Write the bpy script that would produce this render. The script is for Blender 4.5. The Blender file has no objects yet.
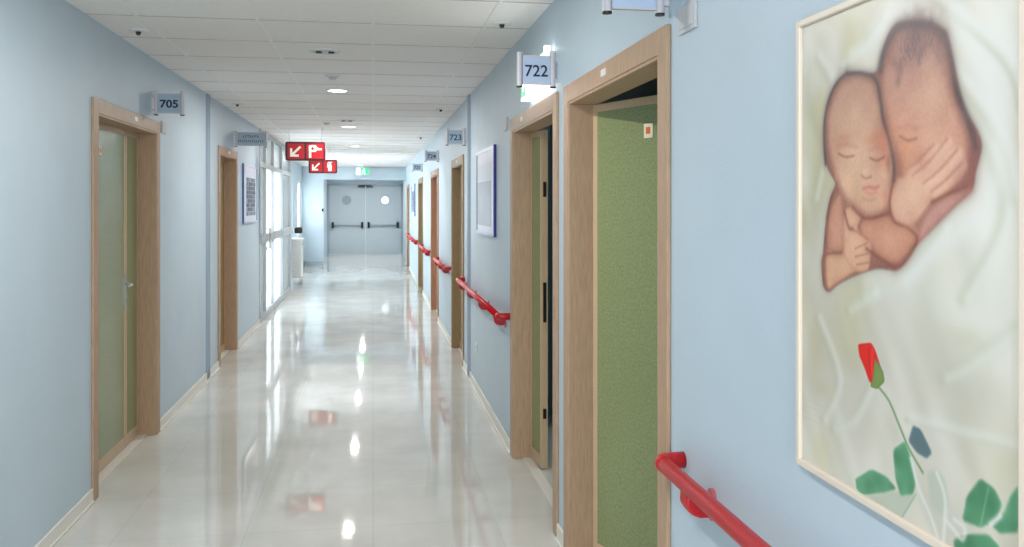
import bpy, bmesh, math, random
import numpy as np
from mathutils import Vector, Matrix
random.seed(7)
SC = bpy.context.scene
COL = SC.collection
PI = math.pi

# ------------------------------------------------------------------ camera, world, exposure, large lights
cam_data = bpy.data.cameras.new('camera')
cam_data.sensor_width = 36.0
cam_data.lens = 848.0 / 1024.0 * 36.0
cam_data.shift_y = -69.5 / 1024.0
cam_data.clip_start = 0.02
cam = bpy.data.objects.new('camera', cam_data)
cam.location = (0, 0, 1.6)
cam.rotation_euler = (PI / 2, 0, math.radians(-9.3))
COL.objects.link(cam)
SC.camera = cam

SC.view_settings.view_transform = 'Standard'
SC.view_settings.look = 'None'
SC.view_settings.gamma = 1.0
SC.view_settings.use_curve_mapping = False
SC.view_settings.exposure = 0.52

world = bpy.data.worlds.new('daylight')
SC.world = world
world.use_nodes = True
bg = world.node_tree.nodes['Background']
bg.inputs[0].default_value = (0.86, 0.93, 1.0, 1)
bg.inputs[1].default_value = 2.2


def area_light(name, loc, rot, sx, sy, watts, color=(1, 1, 1), spread=PI, shape='RECTANGLE'):
    l = bpy.data.lights.new(name, 'AREA')
    l.shape = shape
    l.size = sx
    if shape == 'RECTANGLE':
        l.size_y = sy
    l.energy = watts
    l.color = color
    l.spread = spread
    o = bpy.data.objects.new(name, l)
    o.location = loc
    o.rotation_euler = rot
    COL.objects.link(o)
    return o


# soft fill light added behind the camera, at an unseen opening
area_light('window_daylight', (-0.3, -4.4, 1.45), (-PI / 2, 0, PI), 2.1, 2.0, 75, (0.86, 0.94, 1.0))
# daylight through the windows of the side room and of the lobby
area_light('side_room_daylight', (-4.3, 13.8, 1.5), (0, -PI / 2, 0), 2.0, 4.2, 430, (0.93, 0.97, 1.0))
area_light('lobby_daylight', (-2.25, 19.9, 1.45), (0, -PI / 2, 0), 1.7, 5.4, 430, (0.93, 0.97, 1.0))
area_light('room_fill_light', (2.95, 5.2, 1.4), (0, PI / 2, 0), 1.2, 0.8, 7, (0.9, 0.96, 1.0))  # added fill light without a window, brightens the curtain behind door 722

# ------------------------------------------------------------------ main measures (metres)
XL, XR, H = -1.492, 0.877, 2.60          # wall faces and ceiling
YB, YE = -4.5, 23.0                      # corridor start, front of the end portal
TH = 0.12                                # wall thickness

# ------------------------------------------------------------------ materials
def srgb(r, g, b):
    f = lambda c: (c / 255 / 12.92) if c <= 10.3 else ((c / 255 + 0.055) / 1.055) ** 2.4
    return (f(r), f(g), f(b), 1)


def mat(name, col, rough=0.5, metal=0.0, noise=0.0, scale=8.0, bump=0.0, bscale=60.0, coat=0.0, emis=0.0, ecol=None, stretch=None, spec=0.5):
    m = bpy.data.materials.new(name)
    m.use_nodes = True
    nt = m.node_tree
    b = nt.nodes['Principled BSDF']
    b.inputs['Base Color'].default_value = col
    b.inputs['Roughness'].default_value = rough
    b.inputs['Metallic'].default_value = metal
    b.inputs['Coat Weight'].default_value = coat
    b.inputs['Specular IOR Level'].default_value = spec
    if emis:
        b.inputs['Emission Color'].default_value = ecol or col
        b.inputs['Emission Strength'].default_value = emis
    tc = nt.nodes.new('ShaderNodeTexCoord')
    vec = tc.outputs['Object']
    if stretch:
        mp = nt.nodes.new('ShaderNodeMapping')
        mp.inputs['Scale'].default_value = stretch
        nt.links.new(vec, mp.inputs[0])
        vec = mp.outputs[0]
    if noise:
        n = nt.nodes.new('ShaderNodeTexNoise')
        n.inputs['Scale'].default_value = scale
        n.inputs['Detail'].default_value = 5
        nt.links.new(vec, n.inputs['Vector'])
        r = nt.nodes.new('ShaderNodeValToRGB')
        r.color_ramp.elements[0].position = 0.3
        r.color_ramp.elements[1].position = 0.7
        r.color_ramp.elements[0].color = tuple(c * (1 - noise) for c in col[:3]) + (1,)
        r.color_ramp.elements[1].color = tuple(min(1, c * (1 + noise)) for c in col[:3]) + (1,)
        nt.links.new(n.outputs[0], r.inputs[0])
        nt.links.new(r.outputs[0], b.inputs['Base Color'])
    if bump:
        n2 = nt.nodes.new('ShaderNodeTexNoise')
        n2.inputs['Scale'].default_value = bscale
        n2.inputs['Detail'].default_value = 3
        nt.links.new(vec, n2.inputs['Vector'])
        bp = nt.nodes.new('ShaderNodeBump')
        bp.inputs['Strength'].default_value = bump
        bp.inputs['Distance'].default_value = 0.01
        nt.links.new(n2.outputs[0], bp.inputs['Height'])
        nt.links.new(bp.outputs[0], b.inputs['Normal'])
    return m


M = {}
M['wall'] = mat('pale_blue_wall_paint', srgb(190, 207, 218), 0.5, noise=0.025, scale=3, bump=0.06, bscale=90)
M['ceiling'] = mat('ceiling_tile', srgb(240, 236, 233), 0.85, noise=0.02, scale=25)
M['tbar'] = mat('ceiling_bar_white', srgb(238, 236, 232), 0.5)
M['groove'] = mat('ceiling_joint_grey', srgb(188, 186, 184), 0.8)
M['wood'] = mat('pale_oak_frame', srgb(178, 147, 118), 0.45, noise=0.13, scale=9, stretch=(14, 14, 1.2))
M['wood_edge'] = mat('pale_wood_edging', srgb(200, 174, 142), 0.4, noise=0.06, scale=9, stretch=(14, 14, 1.2))
M['wood_olive'] = mat('olive_wood_frame', srgb(148, 124, 84), 0.45, noise=0.12, scale=9, stretch=(14, 14, 1.2))
M['wood_red'] = mat('reddish_wood_frame', srgb(172, 126, 98), 0.45, noise=0.12, scale=9, stretch=(14, 14, 1.2))
M['green'] = mat('mottled_green_laminate', srgb(138, 148, 104), 0.20, noise=0.20, scale=110, bump=0.04, bscale=200)
M['dark_gap'] = mat('black_rubber', srgb(18, 18, 20), 0.7)
M['alu'] = mat('brushed_aluminium', srgb(196, 198, 202), 0.32, 0.7)
M['partition_alu'] = mat('partition_aluminium', srgb(182, 187, 190), 0.4)
M['sign_post'] = mat('satin_aluminium', srgb(200, 197, 203), 0.45)
M['sign_panel'] = mat('pale_blue_sign_panel', srgb(182, 198, 222), 0.4)
M['sign_panel_grey'] = mat('blue_grey_sign_panel', srgb(160, 180, 198), 0.4)
M['navy'] = mat('navy_lettering', srgb(22, 32, 66), 0.5)
M['black'] = mat('black_plastic', srgb(16, 16, 18), 0.4)
M['red'] = mat('glossy_red_rail', srgb(206, 8, 24), 0.30, spec=0.3)
M['red_dark'] = mat('red_plastic_bracket', srgb(186, 16, 28), 0.35)
M['mauve'] = mat('rose_plastic_plate', srgb(190, 100, 110), 0.3)
M['white_plastic'] = mat('white_plastic', srgb(228, 228, 226), 0.4)
M['wall_box'] = mat('pale_grey_plastic', srgb(198, 198, 200), 0.5)
M['baseboard'] = mat('cream_baseboard', srgb(224, 221, 212), 0.35)
M['joint'] = mat('blue_grey_joint_strip', srgb(164, 178, 194), 0.5)
M['cream_frame'] = mat('cream_picture_frame', srgb(226, 212, 196), 0.4)
M['blue_frame'] = mat('deep_blue_frame_side', srgb(18, 22, 120), 0.35)
M['blue_frame_pale'] = mat('steel_blue_frame_side', srgb(70, 104, 170), 0.4)
M['silver_face'] = mat('lilac_grey_frame_face', srgb(196, 202, 222), 0.3, 0.1)
M['sign_red'] = mat('fire_sign_red', srgb(184, 12, 26), 0.3, emis=0.03, ecol=srgb(220, 20, 25))
M['sign_maroon'] = mat('dark_maroon_housing', srgb(84, 14, 28), 0.35)
M['sign_white'] = mat('white_pictogram', srgb(236, 232, 220), 0.4, emis=0.10, ecol=srgb(240, 235, 225))
M['exit_green'] = mat('lit_exit_green', srgb(20, 160, 100), 0.4, emis=0.7, ecol=srgb(30, 190, 130))
M['exit_white'] = mat('lit_exit_white', srgb(250, 255, 252), 0.4, emis=2.2, ecol=(1, 1, 1, 1))
M['exit_pale'] = mat('lit_exit_pale_green', srgb(225, 250, 240), 0.4, emis=0.6, ecol=srgb(225, 255, 245))
M['lamp_glow'] = mat('lamp_diffuser', srgb(255, 255, 250), 0.4, emis=7.0, ecol=(1, .98, .94, 1))
M['door_grey'] = mat('blue_grey_steel_door', srgb(188, 200, 208), 0.35)
M['door_grey_frame'] = mat('grey_steel_frame', srgb(158, 176, 190), 0.4)
M['chrome'] = mat('polished_chrome', srgb(225, 225, 225), 0.15, 1.0)
M['teal'] = mat('dark_teal_curtain', srgb(34, 74, 84), 0.8)
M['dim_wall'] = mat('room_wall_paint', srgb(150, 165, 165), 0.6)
M['orange'] = mat('orange_print', srgb(214, 110, 50), 0.5)
M['cream_card'] = mat('cream_card', srgb(236, 226, 196), 0.5)
M['grey_lens'] = mat('dark_lens', srgb(30, 28, 32), 0.15)
M['lilac_print'] = mat('pale_lilac_print', srgb(208, 212, 226), 0.3, noise=0.05, scale=6)
M['floor_room'] = mat('room_floor', srgb(150, 150, 145), 0.3)


def glass_mat(name, col, rough, trans, transl=0.0):
    m = bpy.data.materials.new(name)
    m.use_nodes = True
    nt = m.node_tree
    nt.nodes.clear()
    out = nt.nodes.new('ShaderNodeOutputMaterial')
    gl = nt.nodes.new('ShaderNodeBsdfGlossy')
    gl.inputs['Roughness'].default_value = rough
    if transl:
        body = nt.nodes.new('ShaderNodeBsdfTranslucent')
    else:
        body = nt.nodes.new('ShaderNodeBsdfTransparent')
    body.inputs['Color'].default_value = col
    fr = nt.nodes.new('ShaderNodeFresnel')
    fr.inputs['IOR'].default_value = 1.45
    mx = nt.nodes.new('ShaderNodeMixShader')
    nt.links.new(fr.outputs[0], mx.inputs[0])
    nt.links.new(body.outputs[0], mx.inputs[1])
    nt.links.new(gl.outputs[0], mx.inputs[2])
    nt.links.new(mx.outputs[0], out.inputs[0])
    return m


M['glass'] = glass_mat('clear_glass', (0.85, 0.93, 0.93, 1), 0.02, True)
M['frosted'] = glass_mat('frosted_white_glass', (0.92, 0.95, 0.96, 1), 0.08, True, 1.0)
M['frosted_grey'] = glass_mat('frosted_grey_glass', (0.42, 0.44, 0.44, 1), 0.08, True, 1.0)


def floor_material():
    m = bpy.data.materials.new('polished_cream_vinyl')
    m.use_nodes = True
    nt = m.node_tree
    b = nt.nodes['Principled BSDF']
    tc = nt.nodes.new('ShaderNodeTexCoord')
    n = nt.nodes.new('ShaderNodeTexNoise')
    n.inputs['Scale'].default_value = 2.2
    n.inputs['Detail'].default_value = 8
    nt.links.new(tc.outputs['Object'], n.inputs['Vector'])
    r = nt.nodes.new('ShaderNodeValToRGB')
    r.color_ramp.elements[0].position = 0.32
    r.color_ramp.elements[1].position = 0.68
    r.color_ramp.elements[0].color = srgb(203, 202, 196)
    r.color_ramp.elements[1].color = srgb(219, 218, 212)
    nt.links.new(n.outputs[0], r.inputs[0])
    # faint grid of floor tile joints
    br = nt.nodes.new('ShaderNodeTexBrick')
    br.offset = 0.0
    br.inputs['Scale'].default_value = 1.0
    br.inputs['Brick Width'].default_value = 0.61
    br.inputs['Row Height'].default_value = 0.61
    br.inputs['Mortar Size'].default_value = 0.004
    br.inputs['Color1'].default_value = (1, 1, 1, 1)
    br.inputs['Color2'].default_value = (0.965, 0.965, 0.965, 1)
    br.inputs['Mortar'].default_value = (0.90, 0.90, 0.89, 1)
    nt.links.new(tc.outputs['Object'], br.inputs['Vector'])
    mx = nt.nodes.new('ShaderNodeMix')
    mx.data_type = 'RGBA'
    mx.blend_type = 'MULTIPLY'
    mx.inputs[0].default_value = 1.0
    nt.links.new(r.outputs[0], mx.inputs[6])
    nt.links.new(br.outputs[0], mx.inputs[7])
    nt.links.new(mx.outputs[2], b.inputs['Base Color'])
    b.inputs['Roughness'].default_value = 0.16
    n3 = nt.nodes.new('ShaderNodeTexNoise')
    n3.inputs['Scale'].default_value = 1.3
    nt.links.new(tc.outputs['Object'], n3.inputs['Vector'])
    mr = nt.nodes.new('ShaderNodeMapRange')
    mr.inputs['To Min'].default_value = 0.02
    mr.inputs['To Max'].default_value = 0.06
    nt.links.new(n3.outputs[0], mr.inputs[0])
    nt.links.new(mr.outputs[0], b.inputs['Roughness'])
    n2 = nt.nodes.new('ShaderNodeTexNoise')
    n2.inputs['Scale'].default_value = 4.5
    n2.inputs['Detail'].default_value = 2
    nt.links.new(tc.outputs['Object'], n2.inputs['Vector'])
    bp = nt.nodes.new('ShaderNodeBump')
    bp.inputs['Strength'].default_value = 0.025
    bp.inputs['Distance'].default_value = 0.02
    nt.links.new(n2.outputs[0], bp.inputs['Height'])
    nt.links.new(bp.outputs[0], b.inputs['Normal'])
    return m


M['floor'] = floor_material()

# ------------------------------------------------------------------ mesh helpers
def box(bm, a, b, mi=0):
    x0, y0, z0 = a
    x1, y1, z1 = b
    vs = [bm.verts.new(p) for p in ((x0, y0, z0), (x1, y0, z0), (x1, y1, z0), (x0, y1, z0), (x0, y0, z1), (x1, y0, z1), (x1, y1, z1), (x0, y1, z1))]
    for q in ((0, 3, 2, 1), (4, 5, 6, 7), (0, 1, 5, 4), (1, 2, 6, 5), (2, 3, 7, 6), (3, 0, 4, 7)):
        bm.faces.new([vs[i] for i in q]).material_index = mi


def tube(bm, p0, p1, r0, r1=None, seg=20, mi=0, sx=1.0):
    """closed cylinder or cone between two points"""
    r1 = r0 if r1 is None else r1
    p0, p1 = Vector(p0), Vector(p1)
    d = (p1 - p0).normalized()
    up = Vector((0, 0, 1)) if abs(d.z) < 0.9 else Vector((0, 1, 0))
    u = d.cross(up).normalized()
    v = u.cross(d)
    rings = []
    for p, r in ((p0, r0), (p1, r1)):
        rings.append([bm.verts.new(p + u * (r * sx * math.cos(2 * PI * i / seg)) + v * (r * math.sin(2 * PI * i / seg))) for i in range(seg)])
    for i in range(seg):
        j = (i + 1) % seg
        f = bm.faces.new((rings[0][i], rings[0][j], rings[1][j], rings[1][i]))
        f.smooth = True
        f.material_index = mi
    bm.faces.new(rings[0][::-1]).material_index = mi
    bm.faces.new(rings[1]).material_index = mi


def sweep(bm, pts, r, seg=14, mi=0):
    """round bar along a polyline, closed at both ends"""
    pts = [Vector(p) for p in pts]
    rings = []
    for i, p in enumerate(pts):
        d = (pts[min(i + 1, len(pts) - 1)] - pts[max(i - 1, 0)]).normalized()
        up = Vector((0, 0, 1)) if abs(d.z) < 0.95 else Vector((0, 1, 0))
        u = d.cross(up).normalized()
        v = u.cross(d)
        rings.append([bm.verts.new(p + u * (r * math.cos(2 * PI * k / seg)) + v * (r * math.sin(2 * PI * k / seg))) for k in range(seg)])
    for a, b in zip(rings, rings[1:]):
        for k in range(seg):
            j = (k + 1) % seg
            f = bm.faces.new((a[k], a[j], b[j], b[k]))
            f.smooth = True
            f.material_index = mi
    bm.faces.new(rings[0][::-1]).material_index = mi
    bm.faces.new(rings[-1]).material_index = mi


def prism(bm, pts, origin, ux, uy, depth, mi=0):
    """extrude the 2-D outline pts (in the plane origin, ux, uy) along ux x uy by depth"""
    origin, ux, uy = Vector(origin), Vector(ux), Vector(uy)
    n = ux.cross(uy) * depth
    lo = [bm.verts.new(origin + ux * p[0] + uy * p[1]) for p in pts]
    hi = [bm.verts.new(v.co + n) for v in lo]
    bm.faces.new(hi).material_index = mi
    bm.faces.new(lo[::-1]).material_index = mi
    for i in range(len(pts)):
        j = (i + 1) % len(pts)
        bm.faces.new((lo[i], lo[j], hi[j], hi[i])).material_index = mi


def disc_pts(cx, cy, rx, ry, n=24, a0=0, a1=2 * PI):
    full = abs(a1 - a0 - 2 * PI) < 1e-6
    k = n if full else n - 1
    return [(cx + rx * math.cos(a0 + (a1 - a0) * i / k), cy + ry * math.sin(a0 + (a1 - a0) * i / k)) for i in range(n)]


def round_rect(cx, cy, w, h, r, n=5):
    out = []
    for qx, qy, a in ((1, 1, 0), (-1, 1, PI / 2), (-1, -1, PI), (1, -1, 1.5 * PI)):
        for i in range(n):
            t = a + PI / 2 * i / (n - 1)
            out.append((cx + qx * (w / 2 - r) + r * math.cos(t), cy + qy * (h / 2 - r) + r * math.sin(t)))
    return out


def split_build(name, boxes, mats, parent, bevel=0.0, label=None):
    for a, c in boxes:
        b = bmesh.new()
        box(b, a, c)
        build(name, b, mats, parent, bevel=bevel, label=label)


def build(name, bm, mats, parent=None, bevel=0.0, loc=None, label=None):
    bmesh.ops.recalc_face_normals(bm, faces=bm.faces[:])
    me = bpy.data.meshes.new(name)
    bm.to_mesh(me)
    bm.free()
    for m in (mats if isinstance(mats, (list, tuple)) else [mats]):
        me.materials.append(M[m] if isinstance(m, str) else m)
    o = bpy.data.objects.new(name, me)
    COL.objects.link(o)
    if parent:
        o.parent = parent
    if loc:
        o.location = loc
    if bevel:
        md = o.modifiers.new('bevel', 'BEVEL')
        md.width = bevel
        md.segments = 2
        md.limit_method = 'ANGLE'
    if label:
        o['label'] = label
    return o


def tag(o, label, cat, group=None, kind=None):
    o['label'] = label
    o['category'] = cat
    if group:
        o['group'] = group
    if kind:
        o['kind'] = kind
    return o


def thing(name, loc, label, cat, group=None, kind=None, rz=0.0):
    o = bpy.data.objects.new(name, None)
    o.empty_display_size = 0.05
    o.location = loc
    o.rotation_euler = (0, 0, rz)
    COL.objects.link(o)
    return tag(o, label, cat, group, kind)


def copy_tree(o, parent=None):
    c = o.copy()
    COL.objects.link(c)
    c.parent = parent
    for ch in o.children:
        copy_tree(ch, c)
    return c


def text_mesh(name, s, width, height, origin, ux, uy, mt, parent, bold=0.0, label=None):
    """lettering fitted into width x height, centred on origin in the plane ux, uy"""
    cu = bpy.data.curves.new('lettering', 'FONT')
    cu.body = s
    cu.extrude = 0.008
    cu.offset = bold
    cu.align_x = 'CENTER'
    tmp = bpy.data.objects.new('lettering_source', cu)
    COL.objects.link(tmp)
    bpy.context.view_layer.update()
    me = bpy.data.meshes.new_from_object(tmp.evaluated_get(bpy.context.evaluated_depsgraph_get()))
    bpy.data.objects.remove(tmp)
    bpy.data.curves.remove(cu)
    me.name = name
    xs = [v.co.x for v in me.vertices]
    ys = [v.co.y for v in me.vertices]
    w, h = max(xs) - min(xs), max(ys) - min(ys)
    cx, cy = (max(xs) + min(xs)) / 2, (max(ys) + min(ys)) / 2
    origin, ux, uy = Vector(origin), Vector(ux), Vector(uy)
    n = ux.cross(uy)
    for v in me.vertices:
        v.co = origin + ux * ((v.co.x - cx) / w * width) + uy * ((v.co.y - cy) / h * height) + n * (v.co.z * 0.1)
    me.materials.clear()
    me.materials.append(M[mt])
    o = bpy.data.objects.new(name, me)
    COL.objects.link(o)
    o.parent = parent
    if label:
        o['label'] = label
    return o

# ------------------------------------------------------------------ setting: floor, ceiling, walls
bm = bmesh.new()
box(bm, (-4.6, YB - 0.1, -0.05), (3.3, 27.6, 0.0))
tag(build('floor', bm, 'floor'), 'polished cream vinyl floor running the whole length of the corridor', 'floor', kind='structure')

bm = bmesh.new()
box(bm, (-4.6, YB - 0.1, H), (3.3, 27.6, H + 0.06), 0)
for i in range(-2, 2):
    x = i * 0.62 + 0.0
    box(bm, (x - 0.009, YB, H - 0.004), (x + 0.009, YE, H + 0.002), 1)
y = YB + 0.1
k0 = 4.76 - 0.62 * 15
for i in range(46):
    y = k0 + i * 0.62
    if YB < y < YE:
        box(bm, (XL, y - 0.006, H - 0.002), (XR, y + 0.006, H + 0.002), 2)
tag(build('ceiling', bm, ['ceiling', 'tbar', 'groove']), 'suspended ceiling of square white tiles in a metal grid', 'ceiling', kind='structure')

# door openings: side, y0, y1 (outer edges of the frames)
HD_R = 2.138
FW = 0.085            # face width of a frame
DOORS_R = [(2.42, 3.81), (3.965, 5.35), (8.25, 9.50), (11.50, 12.95), (15.12, 16.6), (20.9, 22.3)]
DOORS_L = [(4.85, 6.29), (8.60, 9.76)]
HD = 2.138            # outer top of the frames, right wall
HDL = 2.175           # outer top of the frames, left wall


def frame_height(side, y):
    """outer top of the frame of the door that starts at y"""
    return HDL if side < 0 else (HD_R if y < 8 else 2.085)


def wall_with_openings(name, x0, x1, ya, yb, opens, label, side=1):
    b = bmesh.new()
    y = ya
    for (o0, o1) in opens:
        box(b, (x0, y, 0), (x1, o0, H))
        box(b, (x0, o0, frame_height(side, o0) - 0.08), (x1, o1, H))
        y = o1
    if yb > y:
        box(b, (x0, y, 0), (x1, yb, H))
    o = build(name, b, 'wall')
    return tag(o, label, 'wall', kind='structure')


I = FW - 0.01
wall_with_openings('wall_right', XR, XR + TH, YB, YE, [(a + I, b - I) for a, b in DOORS_R], 'pale blue right wall of the corridor with numbered doors')
wall_with_openings('wall_left', XL - TH, XL, YB, 11.66, [(a + I, b - I) for a, b in DOORS_L], 'pale blue left wall of the corridor before the glazed partition', -1)

# pier between the glazed partition and the lobby, lobby walls
bm = bmesh.new()
box(bm, (XL - TH, 15.92, 0), (XL, 16.25, H))
tag(build('wall_left', bm, 'wall'), 'narrow pale wall piece between the glazed partition and the lobby', 'wall', kind='structure')
LX = -1.86
bm = bmesh.new()
LW = [(17.2, 20.4), (21.75, 22.85)]
y = 16.25
for a, b_ in LW:
    box(bm, (LX - TH, y, 0), (LX, a, H))
    box(bm, (LX - TH, a, 0), (LX, b_, 0.92))
    box(bm, (LX - TH, a, 2.18), (LX, b_, H))
    y = b_
box(bm, (LX - TH, y, 0), (LX, YE + 0.3, H))
box(bm, (LX - TH, 16.13, 0), (XL - TH, 16.25, H))
tag(build('wall_left', bm, 'wall'), 'white painted side wall of the widened lobby with tall windows', 'wall', kind='structure')
for i, (a, b_) in enumerate(LW):
    w = thing('window_%d' % (i + 1), (LX - 0.06, (a + b_) / 2, 0.92), ['wide bright window in the lobby side wall, nearer one', 'tall bright window in the lobby side wall, nearer the grey end doors'][i], 'window', kind='structure')
    hw = (b_ - a) / 2
    f = bmesh.new()
    for (p, q) in (((-0.03, -hw, 0), (0.03, -hw + 0.05, 1.26)), ((-0.03, hw - 0.05, 0), (0.03, hw, 1.26)), ((-0.03, -hw, 0), (0.03, hw, 0.05)), ((-0.03, -hw, 1.21), (0.03, hw, 1.26)), ((-0.025, -0.02, 0), (0.025, 0.02, 1.26))):
        box(f, p, q)
    build('window_frame', f, 'white_plastic', w)
    g = bmesh.new()
    box(g, (-0.006, -hw + 0.05, 0.05), (0.006, hw - 0.05, 1.21))
    build('pane', g, 'frosted', w)

# end portal: wall face with header, deeper recess and grey double door
PX0, PX1, PH = -1.295, 0.93, 2.25
bm = bmesh.new()
box(bm, (LX - TH, YE, 0), (PX0, YE + 0.15, H))
box(bm, (PX0, YE, PH), (XR + 0.15, YE + 0.15, H))
box(bm, (PX1, YE, 0), (PX1 + 0.15, 27.5, H))
box(bm, (PX0 - 0.25, YE + 0.15, 0), (PX0 - 0.13, 27.5, H))
box(bm, (PX0 - 0.25, 27.3, PH - 0.02), (PX1 + 0.15, 27.42, H))
tag(build('wall_front', bm, 'wall'), 'pale blue wall with a wide opening at the far end of the corridor', 'wall', kind='structure')

# walls behind the camera, with a wide opening added to let light in
bm = bmesh.new()
box(bm, (XL - TH, YB - 0.1, 0), (-1.40, YB, H))
box(bm, (0.80, YB - 0.1, 0), (XR + TH, YB, H))
box(bm, (-1.40, YB - 0.1, 0), (0.80, YB, 0.4))
box(bm, (-1.40, YB - 0.1, 2.5), (0.80, YB, H))
tag(build('wall_back', bm, 'wall'), 'pale blue wall around an unseen opening added for light behind the viewer', 'wall', kind='structure')

# the two rooms behind the open doors, the side room behind the glazing
bm = bmesh.new()
box(bm, (3.1, 1.9, 0), (3.2, 6.4, H))
box(bm, (XR + TH, 1.8, 0), (3.2, 1.9, H))
box(bm, (XR + TH, 3.88, 0), (3.2, 3.98, H))
box(bm, (XR + TH, 6.4, 0), (3.2, 6.5, H))
tag(build('wall_right', bm, 'dim_wall'), 'walls of the dim rooms behind the two open doors off the corridor', 'wall', kind='structure')
bm = bmesh.new()
box(bm, (-4.5, 11.1, 0), (XL - TH, 11.2, H))
box(bm, (-4.5, 16.13, 0), (LX - TH, 16.25, H))
for a, b_ in ((11.2, 11.6), (16.0, 16.13)):
    box(bm, (-4.5, a, 0), (-4.4, b_, H))
box(bm, (-4.5, 11.6, 0), (-4.4, 16.0, 0.4))
box(bm, (-4.5, 11.6, 2.5), (-4.4, 16.0, H))
tag(build('wall_left', bm, 'wall'), 'white walls of the sunlit room behind the glazed partition', 'wall', kind='structure')

# baseboards
def baseboard(name, x, sgn, spans, label):
    for k, (a, c) in enumerate(spans):
        b = bmesh.new()
        box(b, (x, a, 0), (x - sgn * 0.012, c, 0.075))
        box(b, (x, a, 0), (x - sgn * 0.02, c, 0.012))
        tag(build(name, b, 'baseboard', bevel=0.003), label, 'baseboard', kind='structure')


def gaps(ya, yb, opens):
    out, y = [], ya
    for a, b in opens:
        out.append((y, a))
        y = b
    out.append((y, yb))
    return [(a, b) for a, b in out if b - a > 0.02]


baseboard('baseboard_right', XR, 1, gaps(YB, YE, DOORS_R), 'cream baseboard along the foot of the right wall')
baseboard('baseboard_left', XL, -1, gaps(YB, 11.66, DOORS_L), 'cream baseboard along the foot of the left wall')
bm = bmesh.new()
box(bm, (LX, YE - 0.014, 0), (PX0, YE, 0.08))
tag(build('baseboard_front', bm, 'joint'), 'grey baseboard at the foot of the end wall beside the grey doors', 'baseboard', kind='structure')

# vertical joint strips on both walls
for n, x, s, yy, lab in (('trim_1', XL, 1, 8.07, 'vertical blue-grey joint strip on the left wall, floor to ceiling'), ('trim_2', XR, -1, 7.75, 'vertical blue-grey joint strip on the right wall, floor to ceiling')):
    b = bmesh.new()
    box(b, (x, yy - 0.06, 0.0), (x + s * 0.012, yy + 0.06, H))
    box(b, (x + s * 0.012, yy - 0.048, 0.0), (x + s * 0.018, yy - 0.03, H))
    box(b, (x + s * 0.012, yy + 0.03, 0.0), (x + s * 0.018, yy + 0.048, H))
    tag(build(n, b, 'joint'), lab, 'trim', kind='structure')

# ------------------------------------------------------------------ doors
def local_box(bm, side, a, b, mi=0):
    """a, b = (depth into the wall, along, height); side +1 right wall, -1 left wall"""
    box(bm, (side * a[0], a[1], a[2]), (side * b[0], b[1], b[2]), mi)


def door_frame(name, side, y0, y1, label, wood, depth=0.115):
    HD = frame_height(side, y0)
    xw = XR if side > 0 else XL
    d = thing(name, (xw, y0, 0), label, 'door', kind='structure')
    L = y1 - y0
    b = bmesh.new()
    P = -0.014
    # faces
    local_box(b, side, (P, 0, 0), (0.0, FW, HD))
    local_box(b, side, (P, L - FW, 0), (0.0, L, HD))
    local_box(b, side, (P, FW, HD - 0.08), (0.0, L - FW, HD))
    # lining of the reveal
    t = 0.012
    local_box(b, side, (P + 0.004, FW - 0.001, 0), (depth, FW + t, HD - 0.08))
    local_box(b, side, (P + 0.004, L - FW - t, 0), (depth, L - FW + 0.001, HD - 0.08))
    local_box(b, side, (P + 0.004, FW, HD - 0.08 - t), (depth, L - FW, HD - 0.079))
    # rebate stops
    local_box(b, side, (depth - 0.055, FW + t, 0), (depth - 0.045, FW + t + 0.006, HD - 0.092))
    build('door_frame', b, wood, d, bevel=0.003)
    return d, L


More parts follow.
